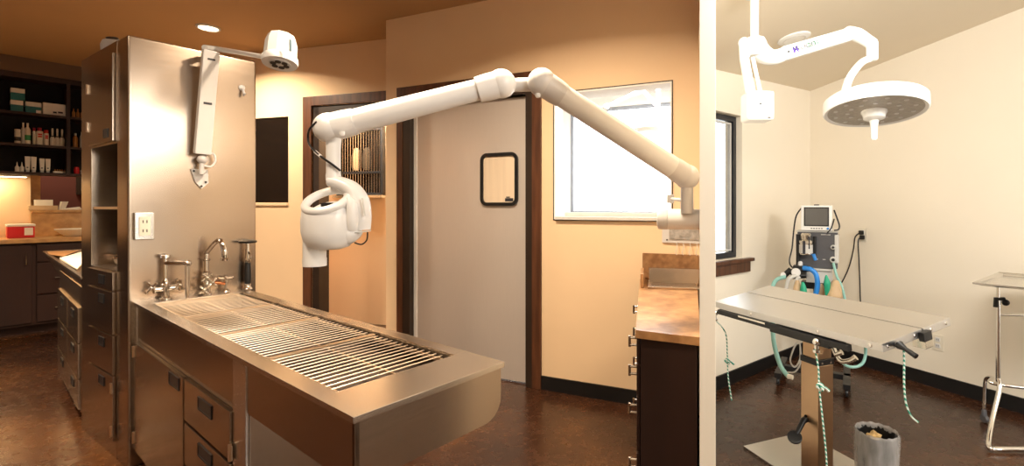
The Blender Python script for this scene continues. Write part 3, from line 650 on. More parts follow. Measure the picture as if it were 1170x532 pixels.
# ------------------------------------------------------------------ shelves, boxes and bottles on the left
t_ = thing('open_wall_cabinet', 'dark open wall cabinet full of supplies above the pass-through', 'cabinet', WC(0, .15, 1.78))
zb, z1s, z2s, zt3 = 1.78, 2.10, 2.46, 2.93
S0, S1 = -.9, .85
bm = nb()
fbox(bm, WC, S0, S1, .30, .319, zb, zt3-.001); obj('back_panel', bm, SHELFD, t_)
bm = nb(); fbox(bm, WC, S0, S1, 0, .30, zt3-.06, zt3-.001, .002); obj('top_rail', bm, DARKW, t_)
dv_px = WC.at(79)
for sx in (S0, dv_px-.02, S1-.03): bm = nb(); fbox(bm, WC, sx, sx+.03, 0, .30, zb, zt3-.06, .002); obj('divider', bm, DARKW, t_)
for z in (zb, z1s, z2s): bm = nb(); fbox(bm, WC, S0+.03, S1-.03, .002, .30, z-.0, z+.028, .002); obj('shelf', bm, DARKW, t_)
top1, top2, top3 = zb+.029, z1s+.029, z2s+.029
def wcs(px, t=.10): return WC.at(px, t)
def teal_box(px0, px1, z, label):
    s0, s1 = wcs(px0), wcs(px1); h = .135; b = thing('supply_carton', label, 'box', WC((s0+s1)/2, .1, z), 'teal and white supply cartons')
    bm = nb(); fbox(bm, WC, s0, s1-.006, .10, .24, z, z+h*.62, .002); obj('carton_base', bm, TEAL, b)
    bm = nb(); fbox(bm, WC, s0, s1-.006, .10, .24, z+h*.62, z+h, .002); obj('carton_lid', bm, PAPER, b)
    return b
bx = teal_box(12, 27.5, top3, 'teal and white carton on the top shelf carrying another carton on it')
teal_box(12.2, 29.5, top3+.137, 'teal and white carton stacked on top of another on the top shelf')
b3 = teal_box(29, 48, top3, 'teal and white carton with a small white tag, beside the tan carton')
bm = nb(); s = wcs(44.5); fbox(bm, WC, s-.022, s+.018, .098, .10, top3+.01, top3+.045); obj('tag', bm, PAPER, b3)
s0, s1 = wcs(49), wcs(76.5)
t_ = thing('tan_carton', 'long tan carton on the top shelf beside the teal cartons', 'box', WC((s0+s1)/2, .15, top3))
bm = nb(); fbox(bm, WC, s0, s1, .09, .25, top3, top3+.145, .003); obj('carton', bm, PAPER, t_)
bm = nb(); fbox(bm, WC, s0+.08, s0+.11, .088, .09, top3+.03, top3+.05); fbox(bm, WC, s0+.12, s0+.16, .088, .09, top3+.035, top3+.055); obj('print', bm, INK, t_)
def lath(bm, px, z, prof, t=.14, seg=16, sx=1., sy=1.): lathe(bm, WC(wcs(px, t), t, z), prof, seg, sx=sx, sy=sy)
def bottle(name, label, cat, px, z, prof, m, capprof=None, capm=None, labelm=None, lab=None, group=None, t=.14):
    b = thing(name, label, cat, WC(wcs(px, t), t, z), group); K = .68; prof = [(r*K, h) for r, h in prof]; capprof = [(r*K, h) for r, h in capprof] if capprof else None; lab = (lab[0], lab[1], lab[2]*K) if lab else None
    bm = nb(); lath(bm, px, z, prof, t); obj('bottle', bm, m, b)
    if capprof: bm = nb(); lath(bm, px, z, capprof, t); obj('cap', bm, capm, b)
    if lab: bm = nb(); lath(bm, px, z, [(lab[2], lab[0]), (lab[2], lab[1])], t); obj('label_band', bm, labelm, b)
    return b
z = top2
bottle('medicine_bottle', 'short white bottle with dark print, first in the middle shelf row', 'bottle', 20, z, [(.034, 0), (.036, .01), (.036, .13), (.03, .14)], PAPER, [(.034, .14), (.034, .168), (.03, .17)], PAPER, INK, (.035, .08, .0365))
bottle('spray_bottle', 'slim pale bottle between the short white bottle and the tall ridged one', 'bottle', 26.5, z, [(.022, 0), (.024, .01), (.024, .17), (.012, .2)], GREYL, [(.011, .2), (.011, .25)], PAPER)
bottle('lotion_bottle', 'tall white bottle with a green side stripe on the middle shelf', 'bottle', 31.5, z, [(.034, 0), (.036, .01), (.036, .17), (.02, .2)], PAPER, [(.014, .2), (.014, .25)], PAPER, GREENL, (.05, .11, .0365))
def jug(px, w, h, capm, label, prnt=False):
    t = .15; s = wcs(px, t); b = thing('solution_jug', label, 'jug', WC(s, t, z), 'white jugs on the middle shelf')
    bm = nb(); fbox(bm, WC, s-w/2, s+w/2, t-.04, t+.04, z, z+h, .014, 3); obj('jug', bm, PAPER, b)
    bm = nb(); lathe(bm, WC(s, t, z+h), [(.009, -.002), (.012, .005), (.012, .035), (.009, .038)] if w < .03 else [(.015, -.002), (.018, .005), (.018, .035), (.015, .038)], 16); obj('cap', bm, capm, b)
    if prnt: bm = nb(); [fbox(bm, WC, s-w*.3, s+w*.3, t-.0415, t-.04, z+h*k, z+h*k+.018) for k in (.55, .7)]; obj('print', bm, REDI, b)
jug(38.8, .024, .165, PINK, 'narrow white jug with pink cap on the middle shelf')
jug(45.2, .054, .17, PINK, 'wide white jug with red print and pink cap on the middle shelf', True)
jug(52.8, .040, .15, REDI, 'white jug with a small red cap beside the spray bottles', True)
for i, px in enumerate((60, 65.5, 71)):
    bottle('squeeze_bottle', ('narrow necked white bottle beside the red capped jug', 'middle one of three narrow necked white bottles', 'narrow necked white bottle next to the cabinet divider')[i], 'bottle', px, z, [(.028, 0), (.030, .01), (.030, .09), (.012, .13)], PAPER, [(.012, .13), (.014, .19), (.010, .215)], PAPER, INK, (.1, .125, .02), 'narrow necked bottles on the middle shelf')
bottle('amber_bottle', 'dim amber bottle on the middle shelf right of the divider', 'bottle', 86, z, [(.03, 0), (.033, .01), (.033, .12), (.014, .15)], AMBER, [(.016, .15), (.016, .18)], GREYL)
bottle('grey_bottle', 'grey bottle on the middle shelf half hidden by the tower', 'bottle', 93.5, z, [(.026, 0), (.028, .01), (.028, .14), (.012, .17)], GREYL, [(.013, .17), (.013, .2)], PAPER)
z = top1
for i, px in enumerate((19.5, 25)):
    bottle('dropper_bottle', ('small dropper bottle at the end of the lowest shelf', 'small dropper bottle leaning against the white tubes')[i], 'bottle', px, z, [(.024, 0), (.026, .008), (.026, .055), (.012, .07)], PAPER, [(.010, .07), (.003, .115)], PAPER, None, None, 'dropper bottles on the lowest shelf')
def crimp(px, w, h, label):
    t = .16; s = wcs(px, t); b = thing('ointment_tube', label, 'tube', WC(s, t, z), 'white ointment tubes on the lowest shelf')
    bm = nb(); hexa(bm, [WC(s-w*.38, t-.018, z+.03), WC(s+w*.38, t-.018, z+.03), WC(s+w*.38, t+.018, z+.03), WC(s-w*.38, t+.018, z+.03), WC(s-w/2, t-.003, z+h), WC(s+w/2, t-.003, z+h), WC(s+w/2, t+.003, z+h), WC(s-w/2, t+.003, z+h)], .003); obj('tube', bm, PAPER, b)
    bm = nb(); lathe(bm, WC(s, t, z), [(w*.33, 0), (w*.36, .028), (w*.3, .031)], 14); obj('cap', bm, GREYL, b)
    bm = nb(); fbox(bm, WC, s-w*.2, s+w*.1, t-.020, t-.0165, z+.05, z+.062); obj('print', bm, INK, b)
for i, (px, w, h) in enumerate(((31.5, .044, .185), (38.5, .046, .185), (48, .043, .17), (54.8, .042, .17))):
    crimp(px, w, h, ('white ointment tube directly behind the dropper bottles', 'wider white ointment tube, second in the row', 'white ointment tube with pale print, third in the row', 'narrow white ointment tube at the end of the row by the empty gap')[i])
s = wcs(71); t_ = thing('syringe_tray', 'low white tray of small vials on the lowest shelf', 'tray', WC(s, .15, z))
bm = nb(); fbox(bm, WC, s-.07, s+.05, .10, .18, z, z+.025, .003); obj('tray', bm, PAPER, t_)
bm = nb(); [lathe(bm, WC(s-.055+k*.02, .14, z+.025), [(.006, 0), (.006, .022), (.003, .024)], 8) for k in range(5)]; obj('vial', bm, AMBER, t_)
bottle('red_jar', 'red jar on the lowest shelf right of the divider', 'jar', 87.5, z, [(.03, 0), (.036, .01), (.036, .06), (.03, .07)], RED, [(.03, .07), (.03, .085)], RED)
bottle('white_jar', 'small white jar beside the red jar on the lowest shelf', 'jar', 94, z, [(.02, 0), (.022, .01), (.022, .05), (.018, .055)], PAPER)
for i, px in enumerate((84, 89, 94)):
    bm = nb(); lath(bm, px, top3, [(.014, 0), (.015, .01), (.015, .07), (.006, .09), (.006, .12)], .14)
    tag(obj('glass_vial', bm, AMBER), ('brown vial nearest the divider on the top shelf', 'middle brown vial on the top shelf right of the divider', 'brown vial next to the tower on the top shelf')[i], 'bottle', 'vials on the top shelf')
# under-cabinet lamp
t_ = thing('under_cabinet_light', 'lit strip lamp under the dark wall cabinet at the far end', 'light', WC(-.4, .2, 1.75))
bm = nb(); fbox(bm, WC, -.85, WC.at(33, .2), .16, .26, 1.755, 1.779, .003); obj('housing', bm, WHITE, t_)
bm = nb(); fbox(bm, WC, -.83, WC.at(33, .2)-.02, .17, .25, 1.750, 1.756); obj('diffuser', bm, UCL, t_)
# counter and base cabinets
t_ = thing('base_cabinet_run', 'dark wood base cabinets under the golden counter on the far wall', 'cabinet', WC(0, 0, 0))
bm = nb(); fbox(bm, WC, -3, 1.6, -.28, .318, .10, 1.01, .003); fbox(bm, WC, -3, 1.6, -.20, .30, 0, .10); obj('body', bm, DARKW, t_)
kx = WC.at(39, -.29); zz1 = .985
for (a, b_, c, d) in ((kx+.02, kx+.44, .80, zz1), (kx+.46, kx+1.1, .80, zz1), (kx+.02, kx+.44, .44, .78), (kx+.46, kx+1.1, .44, .78), (kx+.02, kx+.44, .13, .42), (kx+.46, kx+1.1, .13, .42)):
    bm = nb(); fbox(bm, WC, a, b_, -.30, -.281, c, d, .004); dw = obj('drawer', bm, DARKW, t_)
    bm = nb(); m = (a+b_)/2; zc = (c+d)/2; tube(bm, [WC(m-.07, -.301, zc), WC(m-.07, -.325, zc), WC(m+.07, -.325, zc), WC(m+.07, -.301, zc)], .006, 8); obj('handle', bm, SATIN, dw)
for a in (kx-.45, kx-.9, kx-1.35, kx-1.8):
    bm = nb(); fbox(bm, WC, a, a+.43, -.30, -.281, .13, zz1, .004); fbox(bm, WC, a+.07, a+.36, -.301, -.299, .2, .9, .001); dw = obj('door', bm, DARKW, t_)
    bm = nb(); tube(bm, [WC(a+.39, -.301, .78), WC(a+.39, -.325, .78), WC(a+.39, -.325, .9), WC(a+.39, -.301, .9)], .006, 8); obj('handle', bm, SATIN, dw)
bm = nb(); fbox(bm, WC, -3, 1.65, -.33, .318, 1.011, 1.055, .006)
tag(obj('counter_top', bm, OAKL), 'golden laminate counter under the dark wall cabinet at the far end', 'counter')
bm = nb(); fbox(bm, WC, c0-.0, c1, .27, .319, 1.0555, 1.34, .003); fbox(bm, WC, c0+.003, c1-.003, .24, .50, 1.340, 1.372, .004)
tag(obj('pass_through_ledge', bm, OAKL), 'golden laminate ledge along the pass-through opening', 'ledge')
zc = 1.056
s0, s1 = WC.at(8, .0), WC.at(40, .0)
t_ = thing('sharps_container', 'red sharps container with a white label on the golden counter', 'container', WC((s0+s1)/2, .1, zc))
bm = nb(); fbox(bm, WC, s0, s1, .0, .2, zc, zc+.13, .01); obj('bin', bm, RED, t_)
bm = nb(); fbox(bm, WC, s0-.004, s1+.004, -.006, .206, zc+.131, zc+.155, .004); obj('lid', bm, PAPER, t_)
bm = nb(); fbox(bm, WC, s1-.08, s1-.015, -.0015, -.0, zc+.03, zc+.115); obj('label_sheet', bm, PAPER, t_)
bm = nb(); c = WC(WC.at(86, .02), .02, zc); lathe(bm, c, [(.08, .0), (.09, .005), (.17, .075), (.175, .09), (.165, .09), (.08, .02)], 28)
tag(obj('wash_basin', bm, PAPER), 'white oval basin on the golden counter beside the tower', 'basin')
zl = 1.373
s = WC.at(46, .35); t_ = thing('document_tray', 'cream document tray with papers standing on the pass-through ledge', 'tray', WC(s, .36, zl))
bm = nb(); fbox(bm, WC, s-.10, s+.14, .28, .42, zl, zl+.05, .004); obj('tray', bm, BEIGEB, t_)
bm = nb(); fbox(bm, WC, s-.05, s+.10, .30, .42, zl+.05, zl+.12, .004); obj('paper_stack', bm, PAPER, t_)
bm = nb(); hexa(bm, [WC(s+.15, .27, zl), WC(s+.20, .29, zl), WC(s+.20, .42, zl), WC(s+.15, .42, zl), WC(s+.17, .27, zl+.10), WC(s+.23, .29, zl+.10), WC(s+.23, .42, zl+.10), WC(s+.17, .42, zl+.10)], .003); tag(obj('leaning_folder', bm, PAPER), 'cream folder leaning beside the document tray', 'folder')
bm = nb(); s = WC.at(77, .3); hexa(bm, [WC(s-.05, .26, zl), WC(s+.1, .27, zl), WC(s+.14, .40, zl), WC(s-.03, .41, zl), WC(s-.045, .27, zl+.012), WC(s+.09, .27, zl+.03), WC(s+.12, .40, zl+.035), WC(s-.025, .40, zl+.015)], .003)
tag(obj('crumpled_paper', bm, PAPER), 'loose white papers lying on the ledge near the picture frame', 'paper')
s = WC.at(87, 1.48); s2 = WC.at(99, 1.48); za, zb_ = WC.z(88, 222, 1.48), 1.95
t_ = thing('framed_picture', 'dark framed picture on the maroon wall beyond the pass-through', 'picture', WC((s+s2)/2, 1.48, za))
bm = nb(); frame4(bm, WC, s, s2, za, zb_, .05, 1.46, 1.499); obj('frame', bm, TRIMD, t_)
bm = nb(); fbox(bm, WC, s+.05, s2-.05, 1.475, 1.485, za+.05, zb_-.05); obj('print', bm, PAPER, t_)

# ------------------------------------------------------------------ downlights
def downlight(x, y, z, label, e=14, power=0, spread=150, col=(1, .80, .55), size=.15):
    t_ = thing('recessed_downlight', label, 'light', V(x, y, z-.02), 'recessed ceiling downlights')
    bm = nb(); ring(bm, V(x, y, z-.006), .085, .012, seg=28, sec=8); obj('trim_ring', bm, WHITE, t_)
    bm = nb(); lathe(bm, V(x, y, z-.010), [(.078, 0), (.078, .008)], 28); obj('lamp', bm, LEDW, t_)
    if power:
        ld = bpy.data.lights.new('downlight_lamp', 'AREA'); ld.shape = 'DISK'; ld.size = size; ld.energy = power; ld.color = col; ld.spread = math.radians(spread)
        lo = bpy.data.objects.new('downlight_lamp', ld); COL.objects.link(lo); lo.location = (x, y, z-.03)
WARM = (1, .81, .59)
dl = at(238, 31, F*(ZC-EYE)/(HY-31))
downlight(dl.x, dl.y, ZC, 'lit recessed downlight in the tan ceiling above the steel tower', power=70, col=WARM)
downlight(-1.4, .9, ZC, 'recessed downlight in the tan ceiling above the free end of the wet table', power=36, col=WARM)
downlight(-.5, 2.2, ZC, 'recessed downlight in the tan ceiling in front of the metal door', power=85, col=WARM)
downlight(-3.9, 1.2, ZC, 'recessed downlight in the tan ceiling over the floor beside the tower', power=42, col=WARM)
downlight(-4.0, 2.75, ZC, 'recessed downlight in the tan ceiling by the second wet table', power=75, spread=110, col=WARM)
downlight(-1.0, -1.0, ZC, 'recessed downlight in the tan ceiling at the rear of the room', power=22, col=WARM)
def area(name, loc, target, sx, sy, power, col, spread=180):
    ld = bpy.data.lights.new(name, 'AREA'); ld.shape = 'RECTANGLE'; ld.size = sx; ld.size_y = sy; ld.energy = power; ld.color = col; ld.spread = math.radians(spread)
    o = bpy.data.objects.new(name, ld); COL.objects.link(o); o.location = loc
    o.rotation_euler = (Vector(target)-Vector(loc)).to_track_quat('-Z', 'Y').to_euler(); return o
area('hall_fill', WA(.55, .42, 2.9), WA(.55, .45, 0), .5, .3, 90, (1, .9, .74))  # added fill without a fixture, brightens the hallway behind the opening
area('lobby_fill', WC(.3, 1.0, 2.9), WC(.3, 1.2, 0), .6, .4, 26, (1, .8, .6))  # added fill for the lobby beyond the pass-through, no fixture
area('strip_lamp', WC(-.45, .21, 1.745), WC(-.45, .25, 0), .7, .08, 10, (1, .76, .42))

# ------------------------------------------------------------------ counter by the partition
FL_ = V(.278, 1.977, 0); FR_ = WP(.375, -PTH-.002, 0); BR_ = WB(sB1-.085, -.003, 0); BL_ = WB(WB.at(731.3), -.003, 0)
CK = Frame(FL_.x, FL_.y, .164, .986, side=-1)
bm = nb(); prism(bm, [FL_.xy, FR_.xy, BR_.xy, BL_.xy], .866, .902, .004)
tag(obj('counter_top', bm, OAK), 'brown laminate counter beneath the interior window, along the partition', 'counter')
bm = nb(); fbox(bm, WB, WB.at(735), sB1-.075, -.025, -.0025, .903, 1.088, .003); tag(obj('backsplash', bm, OAKE), 'brown laminate backsplash behind the small steel sink', 'backsplash')
bm = nb(); fbox(bm, CK, 1.02, 1.33, .006, .026, .903, .99, .003); tag(obj('side_splash', bm, OAK), 'short laminate side splash at the left end of the steel sink', 'backsplash')
t_ = thing('drawer_cabinet', 'dark wood drawer cabinet under the brown counter by the partition', 'cabinet', CK(.5, .15, 0))
ins = lambda p, q, k: p.lerp(q, k)
a_, b_, c_, d_ = [V(p.x, p.y, 0) for p in (CK(.03, .022, 0), FR_+V(-.004, .035, 0), BR_+V(0, -.02, 0), CK(1.36, .022, 0))]
bm = nb(); prism(bm, [a_.xy, b_.xy, c_.xy, d_.xy], .10, .865, .002); prism(bm, [ins(a_, c_, .03).xy, b_.xy, c_.xy, ins(d_, b_, .06).xy], 0, .10); obj('body', bm, DARKW, t_)
for zb, zt2 in ((.12, .36), (.37, .60), (.61, .74), (.75, .855)):
    for (p, q) in ((.05, .68), (.70, 1.33)):
        bm = nb(); fbox(bm, CK, p, q, .004, .020, zb, zt2, .003); dw = obj('drawer', bm, DARKW, t_)
        zc = (zb+zt2)/2+.02 if zb > .6 else zt2-.075
        bm = nb()
        for hz_ in (-.016, .016): tube(bm, [CK(p+.06, .004, zc+hz_), CK(p+.06, -.028, zc+hz_)], .0055, 8)
        tube(bm, [CK(p+.06, -.028, zc-.024), CK(p+.06, -.028, zc+.024)], .006, 8); obj('handle', bm, SATIN, dw)
t_ = thing('steel_sink', 'small stainless sink set into the brown counter below the backsplash', 'sink', CK(1.15, .18, .903))
bm = nb(); fbox(bm, CK, 1.0, 1.05, .05, .37, .903, .917, .004); fbox(bm, CK, 1.0, 1.25, .05, .075, .903, .915, .003); obj('rim', bm, STEELR, t_)
bm = nb(); fbox(bm, CK, 1.05, 1.225, .075, .36, .903, .908); hexa(bm, [CK(1.225, .06, .903), CK(1.225, .38, .903), CK(1.24, .38, .903), CK(1.24, .06, .903), CK(1.26, .06, 1.0), CK(1.235, .40, 1.0), CK(1.25, .40, 1.0), CK(1.275, .06, 1.0)], .002); obj('basin', bm, STEEL, t_)
# plate and film under the window sill
p0, p1 = WB.at(757), WB.at(799.5)
t_ = thing('wall_plate', 'pale mounting plate covered in crumpled clear film below the interior window', 'plate', WB((p0+p1)/2, -.01, 1.15))
bm = nb(); fbox(bm, WB, p0, p1, -.016, -.001, 1.165, 1.275, .002); obj('plate', bm, WHITEG, t_)
bm = nb(); fbox(bm, WB, p0+.05, p1-.002, -.024, -.0165, 1.19, 1.27, .003); obj('film', bm, FOIL, t_)
bm = nb(); [lathe(bm, WB(p0+.035, -.0165, z), [(.006, 0), (.006, .004)], 8, axis=(-.392, -.92, 0)) for z in (1.185,)]; obj('screw', bm, BLACK, t_)
bm = nb()
for k in range(4): s = p0+.10+k*.045; tube(bm, [WB(s, -.02, 1.17), WB(s+.006, -.03, 1.14), WB(s-.004, -.03, 1.10), WB(s+.004, -.024, 1.085)], .0025, 6, smooth=3)
obj('wire', bm, GREYL, t_)

# ------------------------------------------------------------------ dental x-ray arm
Yw, Ym, Yh = 2.28, 2.05, 1.92
sM = 2.30-1.56
t_ = thing('xray_arm', 'big white dental x-ray machine on a long jointed arm reaching over the wet table', 'x-ray machine', WP(.82, -PTH, 1.36))
wpn = V(-.9600, .2814, 0)
mz = EYE-(250-HY)/F*2.38
m0 = WP(.835, -PTH-.001, mz)
bm = nb(); fbox(bm, WP, .75, .92, -PTH-.012, -PTH-.001, mz-.09, mz+.09, .005); obj('wall_mount', bm, WHITEG, t_)
bm = nb(); lathe(bm, m0+wpn*.012, [(.05, 0), (.05, .15)], 28, axis=wpn); obj('shoulder_housing', bm, WHITE, t_)
bm = nb(); lathe(bm, m0+wpn*.163, [(.051, 0), (.052, .03), (.049, .048), (.04, .052)], 28, axis=wpn); obj('end_cap', bm, WHITEG, t_)
E1 = at(785, 202, Yw); E2 = at(619, 94, Ym); E3 = at(573, 95.5, Ym-.02); E4 = at(376, 146, Yh)
post = m0+wpn*.055
bm = nb(); tube(bm, [V(E1.x-.0, E1.y, mz+.03), E1-V(0, 0, .02)], [.031, .029], 20); obj('post', bm, WHITEG, t_)
bm = nb(); c = at(766, 227, 2.36); hexa(bm, [c+V(a*.018, b*.01, z*.022) for z in (-1, 1) for a, b in ((-1, -1), (1, -1), (1, 1), (-1, 1))], .005); tube(bm, [c, V(E1.x, E1.y+.01, c.z-.01)], .008, 8); br = obj('cable_clip', bm, WHITEG, t_)
def joint(c, r, toward, parent=t_):
    bm = nb(); ball(bm, c, r, seg=32); d = (toward-c).normalized(); lathe(bm, c+d*.01, [(r*.93, 0), (r*.92, r*.9), (r*.86, r*1.55)], 32, axis=d); return obj('joint', bm, WHITEG if c is E1 or c is E2 else WHITE, parent)
joint(E1, .060, E2); joint(E2, .062, E1); joint(E3, .062, E4); joint(E4, .061, E3)
def arm(p, q, r0, r1, a, b):
    d = (q-p).normalized(); L = (q-p).length; bm = nb()
    lathe(bm, p+d*a, [(r0*.97, 0), (r0, .004), (r0*1.0, .012), (r1, L-a-b-.01), (r1*.97, L-a-b)], 32, axis=d); return obj('arm_tube', bm, WHITE, t_)
arm(E1, E2, .0525, .050, .092, .094); arm(E3, E4, .045, .050, .094, .092)
bm = nb(); tube(bm, [E2+V(0, .03, .0), E3+V(0, .03, .0)], .030, 20); obj('link', bm, WHITE, t_)
bm = nb(); c = E2+V(-.015, -.02, -.065); lathe(bm, c, [(.008, -.006), (.012, 0), (.012, .012)], 12); c = at(391, 153.5, 1.86); lathe(bm, c, [(.007, -.006), (.010, 0), (.010, .012)], 12); obj('screw_cap', bm, WHITE, t_)
nk0 = at(381, 158, Yh); nk1 = at(381, 206, Yh)
bm = nb(); lathe(bm, nk1, [(.028, 0), (.029, .02), (.027, .03), (.027, .13), (.030, nk0.z-nk1.z)], 24); obj('neck', bm, WHITE, t_)
# yoke
yk = [at(377, 206, Yh), at(388, 209, Yh), at(402, 216, Yh), at(411, 230, Yh), at(413, 246, Yh), at(413, 262, Yh)]
bm = nb(); tube(bm, [p for p in yk], [.030, .034, .040, .046, .046, .042], 20, smooth=6, flat_k=.8, up=(0, 1, 0))
yoke = obj('yoke', bm, WHITE, t_)
bm = nb(); c = at(401.5, 247, Yh-.055); tube(bm, [at(399, 226, Yh-.05), at(402, 236, Yh-.055), at(402, 252, Yh-.055), at(402, 262, Yh-.05)], [.014, .022, .024, .021], 16, smooth=4, up=(0, 1, 0)); obj('yoke_cover', bm, WHITE, yoke)
bm = nb(); a = at(414, 226, Yh-.045); b = at(417, 246, Yh-.045); tube(bm, [a, b], .0035, 8); obj('groove', bm, GREYL, yoke)
bm = nb(); hexa(bm, [at(x, y, Yh-.052) for x, y in ((403, 267), (424, 264), (424, 262.5), (403, 265.5))]+[at(x, y, Yh-.04) for x, y in ((403, 267), (424, 264), (424, 262.5), (403, 265.5))]); obj('grip_mark', bm, GREYL, yoke)
# head: cup shaped housing with a loop handle on top
HC = at(376, 240, Yh-.03); tilt = V(-.10, -.62, 1).normalized()
bm = nb(); lathe(bm, HC-V(0, 0, .0)-V(.0, .0, .155), [(.045, .0), (.075, .01), (.094, .035), (.102, .07), (.103, .115), (.099, .15), (.092, .165), (.07, .165)], 36, sx=1.0, sy=.92); hd = obj('tube_head', bm, WHITE, t_)
bm = nb(); ring(bm, HC+V(-.002, -.012, .038), .080, .0165, axis=tilt, seg=40, sec=12, ry=.082); obj('loop_handle', bm, WHITE, t_)
bm = nb(); lathe(bm, HC+V(0, .0, -.01), [(.082, 0), (.07, .018), (.03, .026)], 32, axis=tilt, sy=.85); obj('top_dish', bm, WHITE, hd)
bm = nb(); c = HC+V(.01, -.035, .022); hexa(bm, [c+V(a*.020, b*.012, z*.008) for z in (-1, 1) for a, b in ((-1, -1), (1, -1), (1, 1), (-1, 1))], .003); obj('aim_display', bm, BLACK, hd)
bm = nb(); c = at(396, 262, Yh-.04); tube(bm, [HC+V(.03, 0, -.10), at(398, 266, Yh-.03), at(408, 262, Yh)], [.05, .045, .03], 20, smooth=3); obj('side_housing', bm, WHITE, hd)
c0_ = at(359.5, 303.5, Yh-.02); c1_ = at(360.5, 262, Yh-.02)
bm = nb(); lathe(bm, c0_, [(.038, 0), (.044, .0), (.044, .03), (.0425, .033), (.0425, c1_.z-c0_.z)], 28); obj('cone', bm, WHITE, t_)
bm = nb(); tube(bm, [at(362, 139, Yh-.055), at(354, 147, Yh-.04), at(352, 155, Yh), at(354, 166, Yh), at(366, 178, Yh-.04), at(380, 188, Yh-.035), at(389, 195, Yh-.02)], .0045, 8, smooth=6); obj('cable', bm, BLACK, t_)
bm = nb(); tube(bm, [at(360, 173, Yh-.02), at(366.5, 178.5, Yh-.04)], .0065, 8); obj('cable_tie', bm, WHITE, t_)
bm = nb(); tube(bm, [at(420, 265, Yh), at(419, 274, Yh), at(413, 279, Yh), at(405, 277, Yh-.02)], .003, 8, smooth=5); obj('head_cable', bm, BLACK, t_)

# ================================================================== OPERATING ROOM
# surgical table
tc = V(1.194, 2.314, .92); yaw, ta, tbk, TL, TW_ = -1.197, .022, .16, .975, .41
tu = V(math.cos(yaw)*math.cos(ta), math.sin(yaw)*math.cos(ta), math.sin(ta)); tv0 = V(-math.sin(yaw), math.cos(yaw), 0)
tn = tu.cross(tv0); tvv = tv0*math.cos(tbk)+tn*math.sin(tbk); tn = tu.cross(tvv)
def TP(a, b, c): return tc+tu*a+tvv*b+tn*c                # a along, b across (positive is the far side), c up
def tbox(bm, a0, a1, b0, b1, c0, c1, bev=0.): return hexa(bm, [TP(a0, b0, c0), TP(a1, b0, c0), TP(a1, b1, c0), TP(a0, b1, c0), TP(a0, b0, c1), TP(a1, b0, c1), TP(a1, b1, c1), TP(a0, b1, c1)], bev)
t_ = thing('surgery_table', 'stainless surgery table with a split top on a square pedestal', 'table', V(1.27, 2.42, 0))
ha, hb, mid = TL/2, TW_/2, .03
bm = nb(); tbox(bm, -ha, ha, -hb, mid-.004, -.034, 0, .003); l1 = obj('near_leaf', bm, STEELL, t_)
bm = nb(); tbox(bm, -ha, ha, mid+.004, hb, -.034, 0, .003); l2 = obj('far_leaf', bm, STEELL, t_)
bm = nb()
for a, b_ in ((ha, -hb+.03), (ha, mid-.05), (ha, mid+.05), (ha, hb-.03)): lathe(bm, TP(a, b_, -.017), [(.006, 0), (.006, .002), (.003, .003)], 10, axis=tu)
for a in (-.2, .2, ha-.05): lathe(bm, TP(a, -hb, -.018), [(.008, 0), (.008, .002), (.004, .004)], 10, axis=-tvv)
obj('rivet', bm, CHROME, t_)
bm = nb(); tbox(bm, ha-.03, ha+.02, mid-.025, mid+.025, -.075, -.035, .004); obj('end_clamp', bm, SATIN, t_)
bm = nb(); tbox(bm, ha-.0, ha+.022, mid-.03, mid+.02, -.045, -.008, .004); obj('clamp_pad', bm, BLACK, t_)
bm = nb(); tbox(bm, -ha+.03, ha-.14, -hb-.012, -hb+.012, -.066, -.040, .003); tbox(bm, -ha+.1, ha-.1, mid-.03, mid+.03, -.07, -.036, .003)
tbox(bm, -.12, .22, -hb+.03, hb-.03, -.10, -.072, .003); obj('under_rail', bm, BLACK, t_)
bm = nb(); tbox(bm, -ha+.2, -.1, -hb-.013, -hb-.011, -.048, -.040); obj('white_strip', bm, PAPER, t_)
for a in (-ha+.015, .20):
    bm = nb(); c = TP(a, -hb-.016, -.06); ball(bm, c, .017, seg=12); lathe(bm, c-V(0, 0, .03), [(.009, 0), (.009, .03)], 10); lathe(bm, c-V(0, 0, .045), [(.014, 0), (.014, .012)], 12); obj('rope_cleat', bm, CHROME, t_)
bm = nb(); g0_ = TP(ha-.03, -hb+.11, -.036)
pA = at(1028, 394, 1.76); pB = at(1047, 407, 1.70); tube(bm, [g0_, pA, pA.lerp(pB, .35), pA.lerp(pB, .7), pB], [.006, .016, .008, .009, .010], 12); obj('tilt_lever', bm, BLACK, t_)
# pedestal
colc = V(1.27, 2.42, 0); hu = V(math.cos(yaw), math.sin(yaw), 0); hv = V(-math.sin(yaw), math.cos(yaw), 0)
PD = Frame(colc.x, colc.y, hu.x, hu.y)                    # s toward the free end, t to the far side
hw = .052
bm = nb(); fbox(bm, PD, -hw, hw, -hw, hw, .013, .62, .004); obj('outer_column', bm, mat('copper_toned_steel', (.62, .42, .26), .3, 1., var=.1, scale=4), t_)
bm = nb(); fbox(bm, PD, -hw-.003, hw+.003, -hw-.003, hw+.003, .62, .65, .003); obj('collar', bm, BLACK, t_)
bm = nb(); fbox(bm, PD, -hw+.006, hw-.006, -hw+.006, hw-.006, .65, .835, .003); obj('inner_column', bm, MATS['copper_toned_steel'], t_)
bm = nb(); [lathe(bm, PD(hw+.003, t, .635), [(.006, 0), (.006, .003)], 8, axis=hu) for t in (-.03, .03)]; obj('bolt', bm, CHROME, t_)
bm = nb(); fbox(bm, PD, -.42, .115, -.10, .36, .0, .013, .003); obj('base_plate', bm, STEELT, t_)
bm = nb(); pc = PD(-.02, -hw, .33); pe_ = at(908, 499, 2.36); tube(bm, [pc+V(0, 0, .0), pc+V(-.02, -.01, -.005), pe_.lerp(pc, .15)], [.016, .015, .012], 10); obj('pedal_arm', bm, BLACK, t_)
